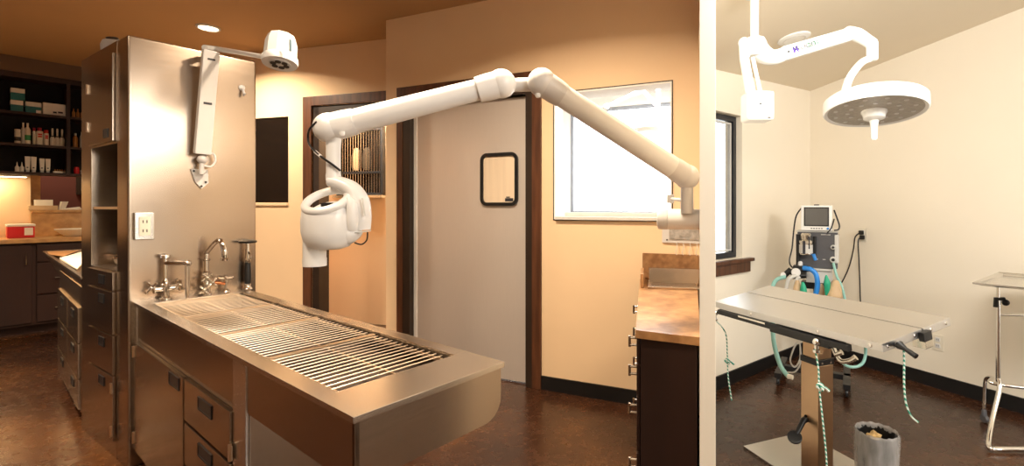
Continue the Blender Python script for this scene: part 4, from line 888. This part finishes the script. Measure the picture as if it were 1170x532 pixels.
bm = nb(); lathe(bm, pe_, [(.030, -.012), (.034, -.006), (.034, .004), (.028, .008)], 20, axis=(-.3, -.5, .8)); obj('foot_pad', bm, BLACK, t_)
bm = nb(); tube(bm, [pc+V(0, 0, .005), pc+V(-.008, -.012, .02)], .008, 8); tube(bm, [pc+V(.01, -.01, -.02), pc+V(.02, -.02, -.05)], .006, 8); obj('pedal_pivot', bm, CHROME, t_)
bm = nb(); a, b_ = PD(hw-.01, .04, .76), at(978, 408, 2.3); tube(bm, [a, at(958, 410, 2.35), at(970, 412, 2.32), b_], [.01, .012, .012, .015], 10, smooth=4); tube(bm, [PD(hw-.01, .0, .80), at(955, 405, 2.3), at(962, 402, 2.28)], [.012, .012, .014], 10); obj('side_lever', bm, SATIN, t_)
# ropes
def rope(label, pts, knot=None, r=.0038):
    t_ = thing('leash_rope', label, 'rope', pts[-1], 'green and white tie ropes on the surgery table')
    bm = nb(); tube(bm, pts, r, 8, smooth=4); obj('cord', bm, ROPE, t_)
    if knot is not None:
        bm = nb(); ring(bm, knot, .011, .006, axis=(.3, 1, .2), seg=16, sec=8); ring(bm, knot+V(.004, 0, -.008), .010, .0055, axis=(1, .2, .3), seg=16, sec=8); tube(bm, [knot, knot+V(.02, -.005, -.004), knot+V(.035, -.006, -.018)], [.005, .005, .007], 8); obj('knot', bm, ROPE, t_)
ka = TP(-ha+.015, -hb-.022, -.10)
rope('green and white rope hanging from the window end of the surgery table', [ka, at(829, 380, ka.y), at(831, 405, ka.y), at(832, 430, ka.y), at(836, 457, ka.y)], at(831, 412, ka.y))
kb = TP(.20, -hb-.03, -.09)
rope('green and white rope hanging in front of the table pedestal with a knot', [kb, at(935, 420, kb.y), at(936, 442, kb.y), at(940, 480, kb.y), at(944, 520, kb.y), at(945, 545, kb.y)], at(937, 441, kb.y-.005))
kc = TP(ha-.06, -hb+.10, -.036)
rope('green and white rope curling below the free end of the surgery table', [at(1032.5, 396, kc.y), at(1033, 415, kc.y), at(1033, 440, kc.y), at(1035, 460, kc.y), at(1041, 475, kc.y), at(1049, 482, kc.y)], None)

# waste bin
t_ = thing('waste_bin', 'black waste bin with a crumpled clear liner beside the table pedestal', 'bin', V(1.432, 2.2, .0))
bc = V(1.432, 2.2, .014)
bm = nb(); lathe(bm, bc, [(.068, 0), (.082, .33), (.086, .352), (.081, .352), (.077, .33), (.062, .012)], 32, cap=False); lathe(bm, bc, [(.068, 0), (.062, .012)], 32); obj('bucket', bm, BINK, t_)
bm = nb(); segs = 48
def lr(k, base): return base+.0014*math.sin(k*2.7)+.001*math.sin(k*5.3+1)
rings = []
for j, (r, h) in enumerate(((.079, .340), (.080, .355), (.086, .364), (.092, .352), (.091, .30), (.088, .22), (.086, .16))):
    rings.append([bm.verts.new(bc+V(lr(k+j*.3, r)*math.cos(2*math.pi*k/segs), lr(k+j*.3, r)*math.sin(2*math.pi*k/segs), h+.0025*math.sin(k*1.9+j))) for k in range(segs)])
for i in range(len(rings)-1):
    for k in range(segs): bm.faces.new([rings[i][k], rings[i][(k+1) % segs], rings[i+1][(k+1) % segs], rings[i+1][k]])
obj('liner', bm, LINER, t_)
bm = nb(); lathe(bm, bc+V(0, 0, .02), [(.058, 0), (.070, .24), (.04, .255), (.01, .25)], 20); ball(bm, bc+V(.035, .02, .27), .030, (1, .8, .6)); ball(bm, bc+V(-.03, .035, .27), .028, (1, .8, .6)); ball(bm, bc+V(.03, -.035, .26), .024, (1, .8, .5)); tag(obj('bagged_rubbish', bm, BINK), 'dark bagged rubbish filling the waste bin', 'rubbish')
bm = nb(); rr = random.Random(3); bmesh.ops.create_icosphere(bm, subdivisions=3, radius=1.)
for v_ in bm.verts:
    k = 1+.35*math.sin(v_.co.x*5+v_.co.y*4)*math.cos(v_.co.z*6)+rr.uniform(-.12, .12); v_.co = Vector((v_.co.x*.030*k, v_.co.y*.026*k, v_.co.z*.034*k)); v_.co += bc+V(-.012, .0, .318)
tag(obj('crumpled_wrapper', bm, KRAFT, ang=20), 'crumpled tan paper lying on top of the rubbish in the bin', 'paper')

# mayo stand
t_ = thing('instrument_stand', 'chrome instrument tray stand on a bent tube base by the wall', 'stand', at(1141, 500, 2.9)*1.0)
t_.location = V(2.66, 2.95, 0)
Ys = 2.92; zp0, zp1 = EYE-(432-HY)/F*Ys, EYE-(345-HY)/F*Ys; px_ = lambda x, Y: (x-CX)/F*Y
XP = px_(1140.5, Ys)
bm = nb(); tube(bm, [V(XP, Ys, zp0-.02), V(XP, Ys, zp1+.02)], .0125, 14); obj('upright', bm, CHROME, t_)
bm = nb(); tube(bm, [V(XP, Ys, zp1), V(XP, Ys, .965)], .009, 12); obj('slide_rod', bm, CHROME, t_)
bm = nb(); tube(bm, [V(XP-.014, Ys, zp1-.03), V(XP-.014, Ys, zp1+.02), V(XP+.03, Ys-.01, zp1+.022)], [.014, .014, .011], 12); ball(bm, V(XP+.035, Ys-.012, zp1+.0), .020, seg=14); obj('clamp_knob', bm, BLACK, t_)
bm = nb(); zz_ = EYE-(359-HY)/F*Ys; tube(bm, [V(XP, Ys, zz_), V(XP+.42, Ys-.02, zz_-.01)], .008, 10); obj('crossbar', bm, CHROME, t_)
zf = .022; XR = XP+.5
bm = nb(); tube(bm, [V(XP, Ys, zp0), V(XP-.01, Ys-.02, zp0-.06), V(px_(1134, 2.84), 2.84, .14), V(px_(1130, 2.78), 2.78, .05), V(px_(1131, 2.73), 2.73, zf), V(px_(1142, 2.72), 2.72, zf), V(px_(1160, 2.72), 2.72, zf), V(px_(1185, 2.72), 2.72, zf), V(XR, 2.74, zf)], .0135, 14, smooth=5); obj('foot_tube', bm, CHROME, t_)
bm = nb(); zr_ = EYE-(434-HY)/F*3.0; tube(bm, [V(px_(1124.5, 3.1), 3.1, .085), V(px_(1125.5, 3.1), 3.1, zr_-.06), V(px_(1128, 3.08), 3.08, zr_-.012), V(px_(1134, 3.03), 3.03, zr_+.004), V(XP, Ys+.01, zr_+.0), V(XP+.45, Ys-.05, zr_-.03)], .0105, 12, smooth=5); obj('rear_tube', bm, CHROME, t_)
bm = nb(); c = V(px_(1124.5, 3.1), 3.1, .0); lathe(bm, c+V(-.008, 0, .026), [(.024, 0), (.026, .005), (.026, .015), (.024, .02)], 18, axis=(1, 0, 0)); lathe(bm, c+V(0, 0, .045), [(.016, 0), (.014, .03), (.010, .045)], 12); cs = obj('caster', bm, GREY, t_)
t2 = thing('instrument_tray', 'shallow stainless instrument tray lying on the chrome stand', 'tray', V(XP+.17, 2.86, .966))
z_ = .966; TA, TB, TC2 = flat(1111, 323.5, z_+.012), flat(1141, 311.5, z_+.012), None
TRY = Frame(TA.x, TA.y, TB.x-TA.x, TB.y-TA.y, side=-1); tw = (TB-TA).length; tl = .55
bm = nb()
def trp(ins_, z): return [TRY(ins_, ins_, z), TRY(tw-ins_, ins_, z), TRY(tw-ins_, tl-ins_, z), TRY(ins_, tl-ins_, z)]
Ls = [trp(.0, z_+.018), trp(.004, z_+.014), trp(.022, z_+.012), trp(.034, z_+.002), trp(.034, z_), trp(.0, z_+.012)]
R_ = [[bm.verts.new(p) for p in l] for l in Ls[:4]]
for i in range(3):
    for k in range(4): bm.faces.new([R_[i][k], R_[i][(k+1) % 4], R_[i+1][(k+1) % 4], R_[i+1][k]])
bm.faces.new(R_[3]); low = [bm.verts.new(p) for p in trp(.034, z_)]; lowo = [bm.verts.new(p) for p in trp(.0, z_+.010)]
for k in range(4):
    bm.faces.new([R_[0][k], R_[0][(k+1) % 4], lowo[(k+1) % 4], lowo[k]]); bm.faces.new([lowo[k], lowo[(k+1) % 4], low[(k+1) % 4], low[k]])
bm.faces.new(low); obj('pan', bm, STEELT, t2)

# anaesthesia machine
MF = Frame(1.95, 3.78, .86, -.51)                          # t>0 away from the viewer
def mz_(py, t=0): return EYE-(py-HY)/F*3.72
t_ = thing('anaesthesia_machine', 'dark grey anaesthesia machine on a stand in the room corner', 'machine', V(1.95, 3.78, 0))
sA, sB_ = MF.at(911), MF.at(957)
bm = nb(); fbox(bm, MF, sA, sB_, .0, .16, mz_(307), mz_(265.5), .008); bd = obj('body', bm, GREY, t_)
bm = nb(); fbox(bm, MF, sA-.005, sB_+.005, -.01, .17, mz_(265.5), mz_(264), .003); fbox(bm, MF, sB_-.02, sB_+.008, -.008, .16, mz_(300), mz_(268), .003); obj('trim_panel', bm, GREYL, bd)
bm = nb(); [fbox(bm, MF, MF.at(x), MF.at(x)+w, -.003, .0, mz_(y), mz_(y)+.006) for x, y, w in ((938, 268.5, .05), (944, 268.5, .03), (930, 297, .03), (940, 297, .02))]; obj('panel_print', bm, GREYL, bd)
for py in (282, 296):
    bm = nb(); r = .024 if py > 290 else .019; lathe(bm, MF(MF.at(952), -.009, mz_(py)), [(r, 0), (r, .014), (r*.8, .02)], 20, axis=(-.51, -.86, 0)); kn = obj('dial', bm, GREYL, t_)
    bm = nb(); lathe(bm, MF(MF.at(952), -.029, mz_(py)), [(r*.5, 0), (r*.5, .006)], 14, axis=(-.51, -.86, 0)); obj('hub', bm, BLACK, kn)
sv = MF.at(921.5)
bm = nb(); lathe(bm, MF(sv, -.055, mz_(291)), [(.045, 0), (.048, .01), (.046, .085), (.05, .09), (.05, .11), (.034, .12), (.04, .155), (.03, .17)], 24); vp = obj('vaporiser', bm, SATIN, t_)
bm = nb(); lathe(bm, MF(sv, -.055, mz_(291)+.012), [(.0495, 0), (.0495, .066)], 24); obj('label_band', bm, GREYL, vp)
bm = nb(); fbox(bm, MF, sv-.02, sv+.0, -.108, -.100, mz_(290), mz_(275), .002); fbox(bm, MF, sv+.02, sv+.03, -.10, -.09, mz_(284), mz_(270), .002); obj('print', bm, INK, vp)
bm = nb(); [tube(bm, [MF(MF.at(x), -.04, mz_(308)), MF(MF.at(x), -.04, mz_(268))], .016, 12) for x in (912.5,)]; tube(bm, [MF(MF.at(931), -.03, mz_(290)), MF(MF.at(931), -.03, mz_(270))], .012, 12); obj('flow_column', bm, BLACK, t_)
bm = nb(); tube(bm, [MF(MF.at(932.5), -.07, mz_(297)), MF(MF.at(930), -.07, mz_(290))], .013, 10); obj('blue_valve', bm, BLUE, t_)
bm = nb(); fbox(bm, MF, MF.at(913), MF.at(951), -.02, .15, mz_(309.5), mz_(307.2), .003); fbox(bm, MF, MF.at(921), MF.at(951), .0, .14, mz_(324), mz_(309.5), .004); obj('shelf', bm, GREYL, t_)
bm = nb(); fbox(bm, MF, MF.at(915), MF.at(958), .02, .14, mz_(332), mz_(324), .004); fbox(bm, MF, .0, .05, .05, .10, .10, mz_(332), .003); fbox(bm, MF, -.26, .26, .02, .08, .06, .10, .004); fbox(bm, MF, -.26, -.21, -.2, .28, .06, .10, .004); fbox(bm, MF, .21, .26, -.2, .28, .06, .10, .004); obj('stand_frame', bm, BLACK, t_)
for a, b_ in ((-.235, -.17), (.235, -.17), (-.235, .25), (.235, .25)):
    bm = nb(); lathe(bm, MF(a-.01, b_, .03), [(.028, 0), (.03, .005), (.03, .015), (.028, .02)], 16, axis=(.86, -.51, 0)); lathe(bm, MF(a, b_, .045), [(.012, 0), (.012, .02)], 10); obj('caster', bm, BLACK, t_)
bm = nb()
for a, b_ in (((896, 318), (905, 309)), ((903, 312), (925, 307)), ((905, 317), (922, 315))): tube(bm, [MF(MF.at(a[0]), -.08, mz_(a[1])), MF(MF.at(b_[0]), -.07, mz_(b_[1]))], .022, 12)
fbox(bm, MF, MF.at(907), MF.at(922), -.09, .0, mz_(318), mz_(304), .008); obj('absorber_block', bm, BLACK, t_)
bm = nb(); lathe(bm, MF(MF.at(911), -.11, mz_(311.5)), [(.033, 0), (.034, .012), (.03, .018)], 22, axis=(-.51, -.86, .2)); ga = obj('pressure_gauge', bm, WHITE, t_)
bm = nb(); c = MF(MF.at(911), -.126, mz_(311.2)); tube(bm, [c, c+V(.016, 0, .014)], .002, 6); obj('needle', bm, BLACK, ga)
bm = nb(); lathe(bm, MF(MF.at(896.5), -.09, mz_(316)), [(.02, -.01), (.022, .0), (.02, .018)], 16, axis=(-.51, -.86, .3)); lathe(bm, MF(MF.at(915), -.05, mz_(305)), [(.018, 0), (.018, .03), (.01, .04)], 14); obj('valve_cap', bm, WHITE, t_)
def mp(px, py, t): s = MF.at(px, t); p = MF(s, t, 0); return V(p.x, p.y, EYE-(py-HY)/F*p.y)
bm = nb(); tube(bm, [mp(918, 306, -.10), mp(926, 307.5, -.12), mp(932, 313, -.12), mp(934, 322, -.12), mp(933, 332, -.12), mp(928, 345, -.12)], .019, 14, smooth=5); obj('blue_hose', bm, BLUE, t_)
bm = nb(); tube(bm, [mp(898, 316, -.11), mp(888, 319, -.12), mp(883, 327, -.13), mp(881, 345, -.13)], .016, 12, smooth=5); obj('clear_hose', bm, TEALH, t_)
bm = nb(); tube(bm, [mp(910, 314, -.12), mp(902, 318, -.13), mp(899, 326, -.13), mp(897, 345, -.13)], .015, 12, smooth=5); tube(bm, [mp(914, 316, -.12), mp(909, 322, -.13), mp(908, 345, -.13)], .012, 12, smooth=5); obj('white_hose', bm, GREYL, t_)
bm = nb(); tube(bm, [mp(952, 300, -.03), mp(956, 315, -.04), mp(962, 328, -.05), mp(966, 345, -.05)], .010, 10, smooth=4); obj('side_hose', bm, TEALH, t_)
def bag(name, label, pts, rad, m, fk=.5):
    bm = nb(); tube(bm, pts, rad, 16, smooth=4, flat_k=1., up=(.86, -.51, 0))
    tag(obj(name, bm, m), label, 'breathing bag' if 'bag' in name else 'mask')
bag('breathing_bag', 'tan breathing bag hanging below the gauge of the anaesthesia machine', [mp(911, 320, -.17), mp(911, 328, -.17), mp(911, 337, -.17), mp(911, 346, -.17)], [.012, .028, .034, .02], BEIGEB)
bag('breathing_bag', 'tan breathing bag hanging under the right side of the anaesthesia machine', [mp(955, 320, -.10), mp(954, 328, -.11), mp(953, 338, -.12), mp(953, 348, -.12)], [.018, .045, .058, .02], BEIGEB)
bag('breathing_bag', 'small tan breathing bag beside the blue hose of the anaesthesia machine', [mp(938, 324, -.05), mp(938, 332, -.05), mp(938, 345, -.05)], [.012, .03, .02], BEIGEB)
bag('green_mask', 'green rubber mask hanging left of the blue hose', [mp(917, 322, -.2), mp(918, 329, -.2), mp(918, 340, -.2)], [.008, .022, .030], GREENB)
bag('green_mask', 'green rubber mask hanging right of the blue hose', [mp(944, 314, -.15), mp(945, 323, -.15), mp(945, 330, -.15), mp(944, 337, -.15)], [.005, .024, .020, .008], GREENB)
bm = nb(); tube(bm, [mp(917, 236, .03), mp(910, 246, .04), mp(907, 262, .04), mp(905, 283, .02), mp(902, 297, .0), mp(904, 304, -.02), mp(910, 308, -.04)], .006, 8, smooth=5)
obj('left_cable', bm, BLACK, t_)
t3 = thing('patient_monitor', 'white framed patient monitor standing on top of the anaesthesia machine', 'monitor', MF(MF.at(934), .06, mz_(264)))
m0s, m1s = MF.at(915.5), MF.at(951); mzb, mzt = mz_(263.5), mz_(234.5)
bm = nb(); fbox(bm, MF, m0s, m1s, -.03, .10, mzb, mzt, .008); ms = obj('case', bm, WHITEC, t3)
bm = nb(); fbox(bm, MF, m0s+.022, m1s-.022, -.034, -.030, mzb+.035, mzt-.014, .001); obj('bezel', bm, BLACK, ms)
bm = nb(); fbox(bm, MF, m0s+.031, m1s-.031, -.0365, -.034, mzb+.044, mzt-.023); sc_ = obj('screen', bm, SCREEN, t3)
bm = nb(); [fbox(bm, MF, m0s+.07+k*.018, m0s+.082+k*.018, -.033, -.030, mzb+.014, mzb+.021) for k in range(5)]; obj('button_row', bm, GREY, ms)
bm = nb(); lathe(bm, MF(m1s-.03, -.030, mzb+.018), [(.009, 0), (.009, .004)], 14, axis=(-.51, -.86, 0)); obj('knob', bm, BLUE, ms)
bm = nb(); fbox(bm, MF, (m0s+m1s)/2-.018, (m0s+m1s)/2+.018, -.015, .04, mzt, mzt+.008, .002); obj('handle', bm, BLACK, ms)
bm = nb(); tube(bm, [mp(953, 240, .02), mp(956, 248, .0), mp(959, 257, -.01), mp(958, 262, -.02), mp(953, 263, -.03)], .006, 8, smooth=4); tube(bm, [mp(953, 250, -.02), mp(950, 260, -.05), mp(945, 266, -.05)], .005, 8, smooth=4); obj('cable', bm, BLACK, t3)
# hose hanging below table and cage loop
t_ = thing('loose_hose', 'thick pale green hose looping down below the surgery table', 'hose', at(905, 432, 2.75))
bm = nb(); pts = [at(883, 348, 2.9), at(883, 375, 2.85), at(885, 395, 2.8), at(892, 418, 2.75), at(901, 430, 2.72)]; tube(bm, pts, .013, 12, smooth=5); obj('hose', bm, TEALH, t_)
bm = nb(); tube(bm, [at(900, 429.5, 2.72), at(906, 431, 2.70)], [.015, .013], 12); obj('fitting', bm, IVORY, t_)
t_ = thing('thin_hose', 'thin blue hose looping under the free end of the surgery table', 'hose', at(975, 418, 2.45))
bm = nb(); tube(bm, [at(988, 385, 2.45), at(989, 402, 2.5), at(986, 414, 2.5), at(977, 419, 2.5), at(966, 417, 2.5), at(958, 408, 2.5)], .008, 10, smooth=5); obj('hose', bm, TEALH, t_)
bm = nb(); tube(bm, [at(914, 392, 2.6), at(914, 410, 2.6), at(908, 419, 2.6), at(903, 412, 2.6), at(906, 400, 2.6), at(910, 392, 2.62)], .0045, 8, smooth=5); tube(bm, [at(914, 392, 2.58), at(915, 412, 2.58), at(909, 424, 2.6), at(900, 425, 2.65)], .004, 8, smooth=5)
tag(obj('coiled_tube', bm, GREYL), 'thin grey looped tubing hanging beside the top of the pedestal', 'tube')

# outlets on the right wall
def outlet(px, py, label, w=.038, h=.062):
    s, z = WD.at(px), WD.z(px, py); o = thing('wall_outlet', label, 'outlet', WD(s, -.005, z-h))
    bm = nb(); fbox(bm, WD, s-w, s+w, -.007, -.001, z-h, z+h, .003); pl = obj('plate', bm, IVORY, o)
    for dz in (-.024, .024): bm = nb(); fbox(bm, WD, s-.016, s+.016, -.010, -.007, z+dz-.016, z+dz+.016, .003); rcp = obj('receptacle', bm, WHITE, o); bm = nb(); [fbox(bm, WD, s+a-.0015, s+a+.0015, -.0108, -.009, z+dz-.006, z+dz+.006) for a in (-.006, .006)]; obj('slot', bm, GREY, rcp)
    return s, z
so, zo = outlet(986, 268, 'white outlet with two black plugs on the wall right of the monitor')
outlet(1072, 391, 'empty white outlet low on the wall behind the table end')
def wd(px, py, t): s = WD.at(px, t); return WD(s, t, EYE-(py-HY)/F*WD(s, t, 0).y)
for (p, pts, lb) in (((984, 265.5), [(982, 266), (977, 271), (975, 285), (970, 305), (962, 322), (955, 330), (950, 345)], 'black power cord running from the upper plug down to the machine'),
                     ((985, 271), [(983, 271), (980.5, 276), (981.5, 300), (982.5, 325), (983, 343), (984, 352)], 'black power cord hanging straight down from the lower plug')):
    q = wd(p[0], p[1], -.03); o = thing('power_cord', lb, 'cord', q)
    bm = nb(); hexa(bm, [wd(p[0]-3, p[1]+2.4, -.045), wd(p[0]+3, p[1]+2.4, -.045), wd(p[0]+3, p[1]+2.4, -.011), wd(p[0]-3, p[1]+2.4, -.011), wd(p[0]-3, p[1]-2.4, -.045), wd(p[0]+3, p[1]-2.4, -.045), wd(p[0]+3, p[1]-2.4, -.011), wd(p[0]-3, p[1]-2.4, -.011)], .006); obj('plug', bm, BLACK, o)
    bm = nb(); tube(bm, [wd(x, y, -.03-.02*(i > 0)) for i, (x, y) in enumerate(pts)], .0055, 8, smooth=5); obj('cord', bm, BLACK, o)

# ceiling speaker
def onroof(px, py):
    a = (px-CX)/F; k = (HY-py)/F; Y = (2.639-EYE)/(k-.1357*a+.0884); return V(a*Y, Y, EYE+k*Y)
c = onroof(907, 43.5); rn = V(-.1357, .0884, 1).normalized()
t_ = thing('ceiling_speaker', 'round white disc flush on the cream ceiling above the operating lamp arm', 'ceiling fixture', c)
bm = nb(); lathe(bm, c-rn*.001, [(.105, 0), (.105, .006), (.09, .014), (.02, .015)], 32, axis=-rn); obj('cover', bm, WHITEC, t_)
bm = nb(); ring(bm, c-rn*.014, .07, .004, axis=rn, seg=32, sec=6); obj('rim_ring', bm, GREYL, t_)

# ------------------------------------------------------------------ operating lamp
def oplamp(dx, label, base_z, small=False):
    Y = 2.45
    A = lambda x, y, YY=Y: at(x, y, YY)
    R = A(862, 46); t_ = thing('operating_lamp', label, 'lamp', V(R.x, R.y, base_z-.03))
    bm = nb(); tube(bm, [V(R.x, R.y, base_z-.02), R], .021, 20); obj('drop_tube', bm, WHITEC, t_)
    bm = nb(); lathe(bm, V(R.x, R.y, base_z-.05), [(.05, 0), (.10, .03), (.10, .045)], 28); obj('ceiling_cup', bm, WHITEC, t_)
    bm = nb(); H = A(862, 54); lathe(bm, H-V(0, 0, .05), [(.05, 0), (.06, .012), (.06, .07), (.05, .092), (.03, .1)], 28); obj('hub', bm, WHITEC, t_)
    bm = nb(); tube(bm, [A(850, 50, Y-.05), A(851, 66, Y-.05)], [.024, .026], 16); ball(bm, A(850, 49, Y-.05), .028, seg=16); tube(bm, [A(850, 52, Y-.05), H], .028, 14); obj('left_knuckle', bm, WHITEC, t_)
    bm = nb(); a, b = A(852, 62, Y-.05), A(862, 118, Y-.09); ax = (b-a).normalized(); sd = V(1, .1, 0); sd = (sd-ax*sd.dot(ax)).normalized(); n = ax.cross(sd)
    hexa(bm, [a-sd*.028-n*.02, a+sd*.004-n*.02, a+sd*.004+n*.02, a-sd*.028+n*.02, b-sd*.030-n*.02, b+sd*.008-n*.02, b+sd*.008+n*.02, b-sd*.030+n*.02], .006); obj('drop_arm', bm, WHITEC, t_)
    bm = nb(); tube(bm, [A(860, 66, Y-.02), A(870, 112, Y-.07)], .010, 12); obj('support_rod', bm, WHITEC, t_)
    bm = nb(); c = A(865, 122.5, Y-.08); hexa(bm, [c+V(a_*.066, b_*.055, z_*.072) for z_ in (-1, 1) for a_, b_ in ((-1, -1), (1, -1), (1, 1), (-1, 1))], .018, 4); bx_ = obj('end_block', bm, WHITEC, t_)
    bm = nb(); lathe(bm, c+V(-.006, -.055, .006), [(.006, 0), (.006, .003)], 10, axis=(0, -1, 0)); lathe(bm, c+V(.038, -.048, -.062), [(.010, 0), (.010, .004)], 10, axis=(0, -.5, -1)); obj('screw', bm, BLACK, bx_)
    bm = nb(); fl = [A(866, 56), A(874, 63), A(884, 65.5), A(894, 62.5)]; tube(bm, fl, [.050, .046, .038, .036], 20, smooth=4); obj('arm_root', bm, WHITEC, t_)
    a, b = A(893, 62.5), A(974, 38.5, Y-.02); ax = (b-a).normalized(); sd = V(0, 0, 1); sd = (sd-ax*sd.dot(ax)).normalized(); n = ax.cross(sd)
    bm = nb(); hexa(bm, [a-sd*.036-n*.026, a+sd*.036-n*.026, a+sd*.036+n*.026, a-sd*.036+n*.026, b-sd*.032-n*.024, b+sd*.032-n*.024, b+sd*.032+n*.024, b-sd*.032+n*.024], .012, 3); sp_ = obj('spring_arm', bm, WHITEC, t_)
    if n.y > 0: n = -n
    o = lambda k, hh: a.lerp(b, k)+n*.0275+sd*hh
    bm = nb(); hexa(bm, [o(.135, -.018), o(.205, -.018), o(.205, -.018)-n*.002, o(.135, -.018)-n*.002, o(.135, .018), o(.205, .018), o(.205, .018)-n*.002, o(.135, .018)-n*.002]); lg = obj('logo_square', bm, VIOLET, sp_)
    bm = nb(); q_ = [o(.15, -.016)+n*.001, o(.19, -.016)+n*.001, o(.17, -.002)+n*.001]; q2 = [o(.15, .016)+n*.001, o(.17, .004)+n*.001, o(.17, .016)+n*.001]
    bm.faces.new([bm.verts.new(p) for p in q_]); bm.faces.new([bm.verts.new(p) for p in q2]); obj('logo_mark', bm, WHITEC, lg, uniform=False)
    if not small:
        text('logo_text_grey', 'WOOD', .034, o(.295, .002)+n*.002, ax, sd, INK, sp_)
        text('logo_text_green', 'LITE', .034, o(.425, .002)+n*.002, ax, sd, GREENL, sp_)
    bm = nb(); lathe(bm, o(.07, 0)-n*.001, [(.006, 0), (.006, .003)], 10, axis=n); lathe(bm, o(.965, .004)-n*.001, [(.006, 0), (.006, .003)], 10, axis=n); obj('pin', bm, BLACK, sp_)
    bm = nb(); k = [A(970, 37.5, Y-.02), A(980, 40, Y-.02), A(990, 46, Y-.02), A(996, 50, Y-.02)]; tube(bm, k, [.033, .034, .030, .030], 18, smooth=4); ball(bm, k[0], .033, seg=18); obj('elbow', bm, WHITEC, t_)
    bm = nb(); c = A(996.5, 57, Y-.02); lathe(bm, c-V(0, 0, .05), [(.020, -.006), (.027, 0), (.027, .085), (.022, .10)], 20); obj('swivel', bm, WHITEC, t_)
    bm = nb(); tube(bm, [A(994, 67, Y-.02), A(985, 71, Y-.02), A(976, 81, Y-.03), A(969, 93, Y-.05), A(964, 112, Y-.07)], [.017, .018, .019, .019, .019], 16, smooth=6); obj('curved_arm', bm, WHITEC, t_)
    D = A(998.5, 122, Y-.12); ax = V(.085, .16, 1).normalized(); Rr = 53.5/F*(Y-.12)*.965
    bm = nb(); lathe(bm, D, [(Rr-.02, -.022), (Rr-.006, -.030), (Rr, -.022), (Rr, .028), (Rr-.012, .040), (Rr-.06, .046), (.05, .05)], 56, axis=ax); ld = obj('lamp_disc', bm, WHITEC, t_)
    bm = nb(); lathe(bm, D-ax*.0235, [(Rr-.021, 0), (Rr-.021, .002)], 56, axis=ax); fc = obj('lens', bm, LENS, ld)
    bm = nb(); pp = ax.orthogonal().normalized(); qq = ax.cross(pp)
    for kk in range(24):
        an = kk*math.pi/12; rr_ = Rr*(.5 if kk % 2 else .76); lathe(bm, D-ax*.0265+(pp*math.cos(an)+qq*math.sin(an))*rr_, [(.010, 0), (.010, .003)], 8, axis=ax)
    obj('led', bm, WHITEG, fc)
    bm = nb(); lathe(bm, D-ax*.06, [(.022, -.012), (.046, .0), (.05, .02), (.056, .028), (.056, .038)], 28, axis=ax); obj('centre_cup', bm, WHITEC, t_)
    bm = nb(); lathe(bm, D-ax*.06-V(0, 0, .105), [(.009, 0), (.014, .008), (.015, .06), (.022, .105)], 20); obj('handle', bm, WHITEC, t_)
    bm = nb(); c = A(1037, 109, Y-.03); lathe(bm, c-ax*.01, [(.06, 0), (.064, .008), (.058, .018), (.03, .022)], 24, axis=ax, sy=.8); obj('control_box', bm, WHITEC, ld)
    return t_
r0_ = onroof(862, 20)
Rp = at(862, 46, 2.45); oplamp(0, 'white ceiling operating lamp with a round head over the surgery table', zroof((Rp.x, Rp.y)))

# plain lamp in the neighbouring room
t_ = thing('exam_room_lamp', 'white ceiling lamp with thin arms seen through the interior window', 'lamp', WB(.6, 1.2, 2.7))
def nbp(px, py, t=1.1): s = WB.at(px, t); p = WB(s, t, 0); return V(p.x, p.y, EYE-(py-HY)/F*p.y)
r_ = nbp(752, 130); bm = nb(); tube(bm, [V(r_.x, r_.y, 2.748), r_], .02, 14); obj('drop_tube', bm, WHITEC, t_)
bm = nb(); tube(bm, [nbp(752, 122), nbp(735, 104), nbp(722, 108)], .022, 12); tube(bm, [nbp(722, 108), nbp(694, 121)], .016, 12); ball(bm, nbp(693, 122), .03, seg=12); obj('arm', bm, WHITEC, t_)
bm = nb(); c = nbp(746, 150); lathe(bm, c, [(.02, -.03), (.17, -.01), (.19, .02), (.12, .05), (.03, .07)], 28); tube(bm, [c+V(0, 0, .05), nbp(752, 130)], .016, 10); obj('lamp_head', bm, WHITEC, t_)

# ------------------------------------------------------------------ light
area('operating_flash_fill', (1.2, 1.0, 2.45), (1.9, 3.2, 1.0), 1.0, .6, 58, (1, .96, .89))  # added area light standing in for bounced camera flash, no ceiling fixture
area('operating_side_fill', (3.4, -1.3, 2.55), (2.3, 3, .6), 1.0, .8, 88, (1, .96, .89))  # unseen area light, added to brighten the operating room from behind
area('exam_room_fill', WB(.55, 1.1, 2.7), WB(.55, 1.1, 0), .8, .8, 60, (1, 1, 1))  # added overhead fill that whitens the exam room walls
w = bpy.data.worlds.new('sky'); SC.world = w; w.use_nodes = True; t = w.node_tree; bg = t.nodes['Background']
bg.inputs[0].default_value = (.93, .97, 1, 1); bg.inputs[1].default_value = 6.

cam = bpy.data.cameras.new('camera'); co = bpy.data.objects.new('camera', cam); COL.objects.link(co)
co.location = (0, 0, EYE); co.rotation_euler = (math.pi/2, 0, 0)
cam.sensor_fit = 'HORIZONTAL'; cam.sensor_width = 36; cam.lens = 36*F/1170
cam.shift_x = -(CX-585)/1170; cam.shift_y = -(266-HY)/1170; cam.clip_start = .02
SC.camera = co
SC.view_settings.view_transform = 'Standard'; SC.view_settings.look = 'None'; SC.view_settings.exposure = 0.; SC.view_settings.gamma = 1.
SC.view_settings.use_curve_mapping = False
SC.cycles.max_bounces = 10; SC.cycles.glossy_bounces = 5; SC.cycles.diffuse_bounces = 5; SC.cycles.sample_clamp_indirect = 6.
SC.cycles.use_denoising = True
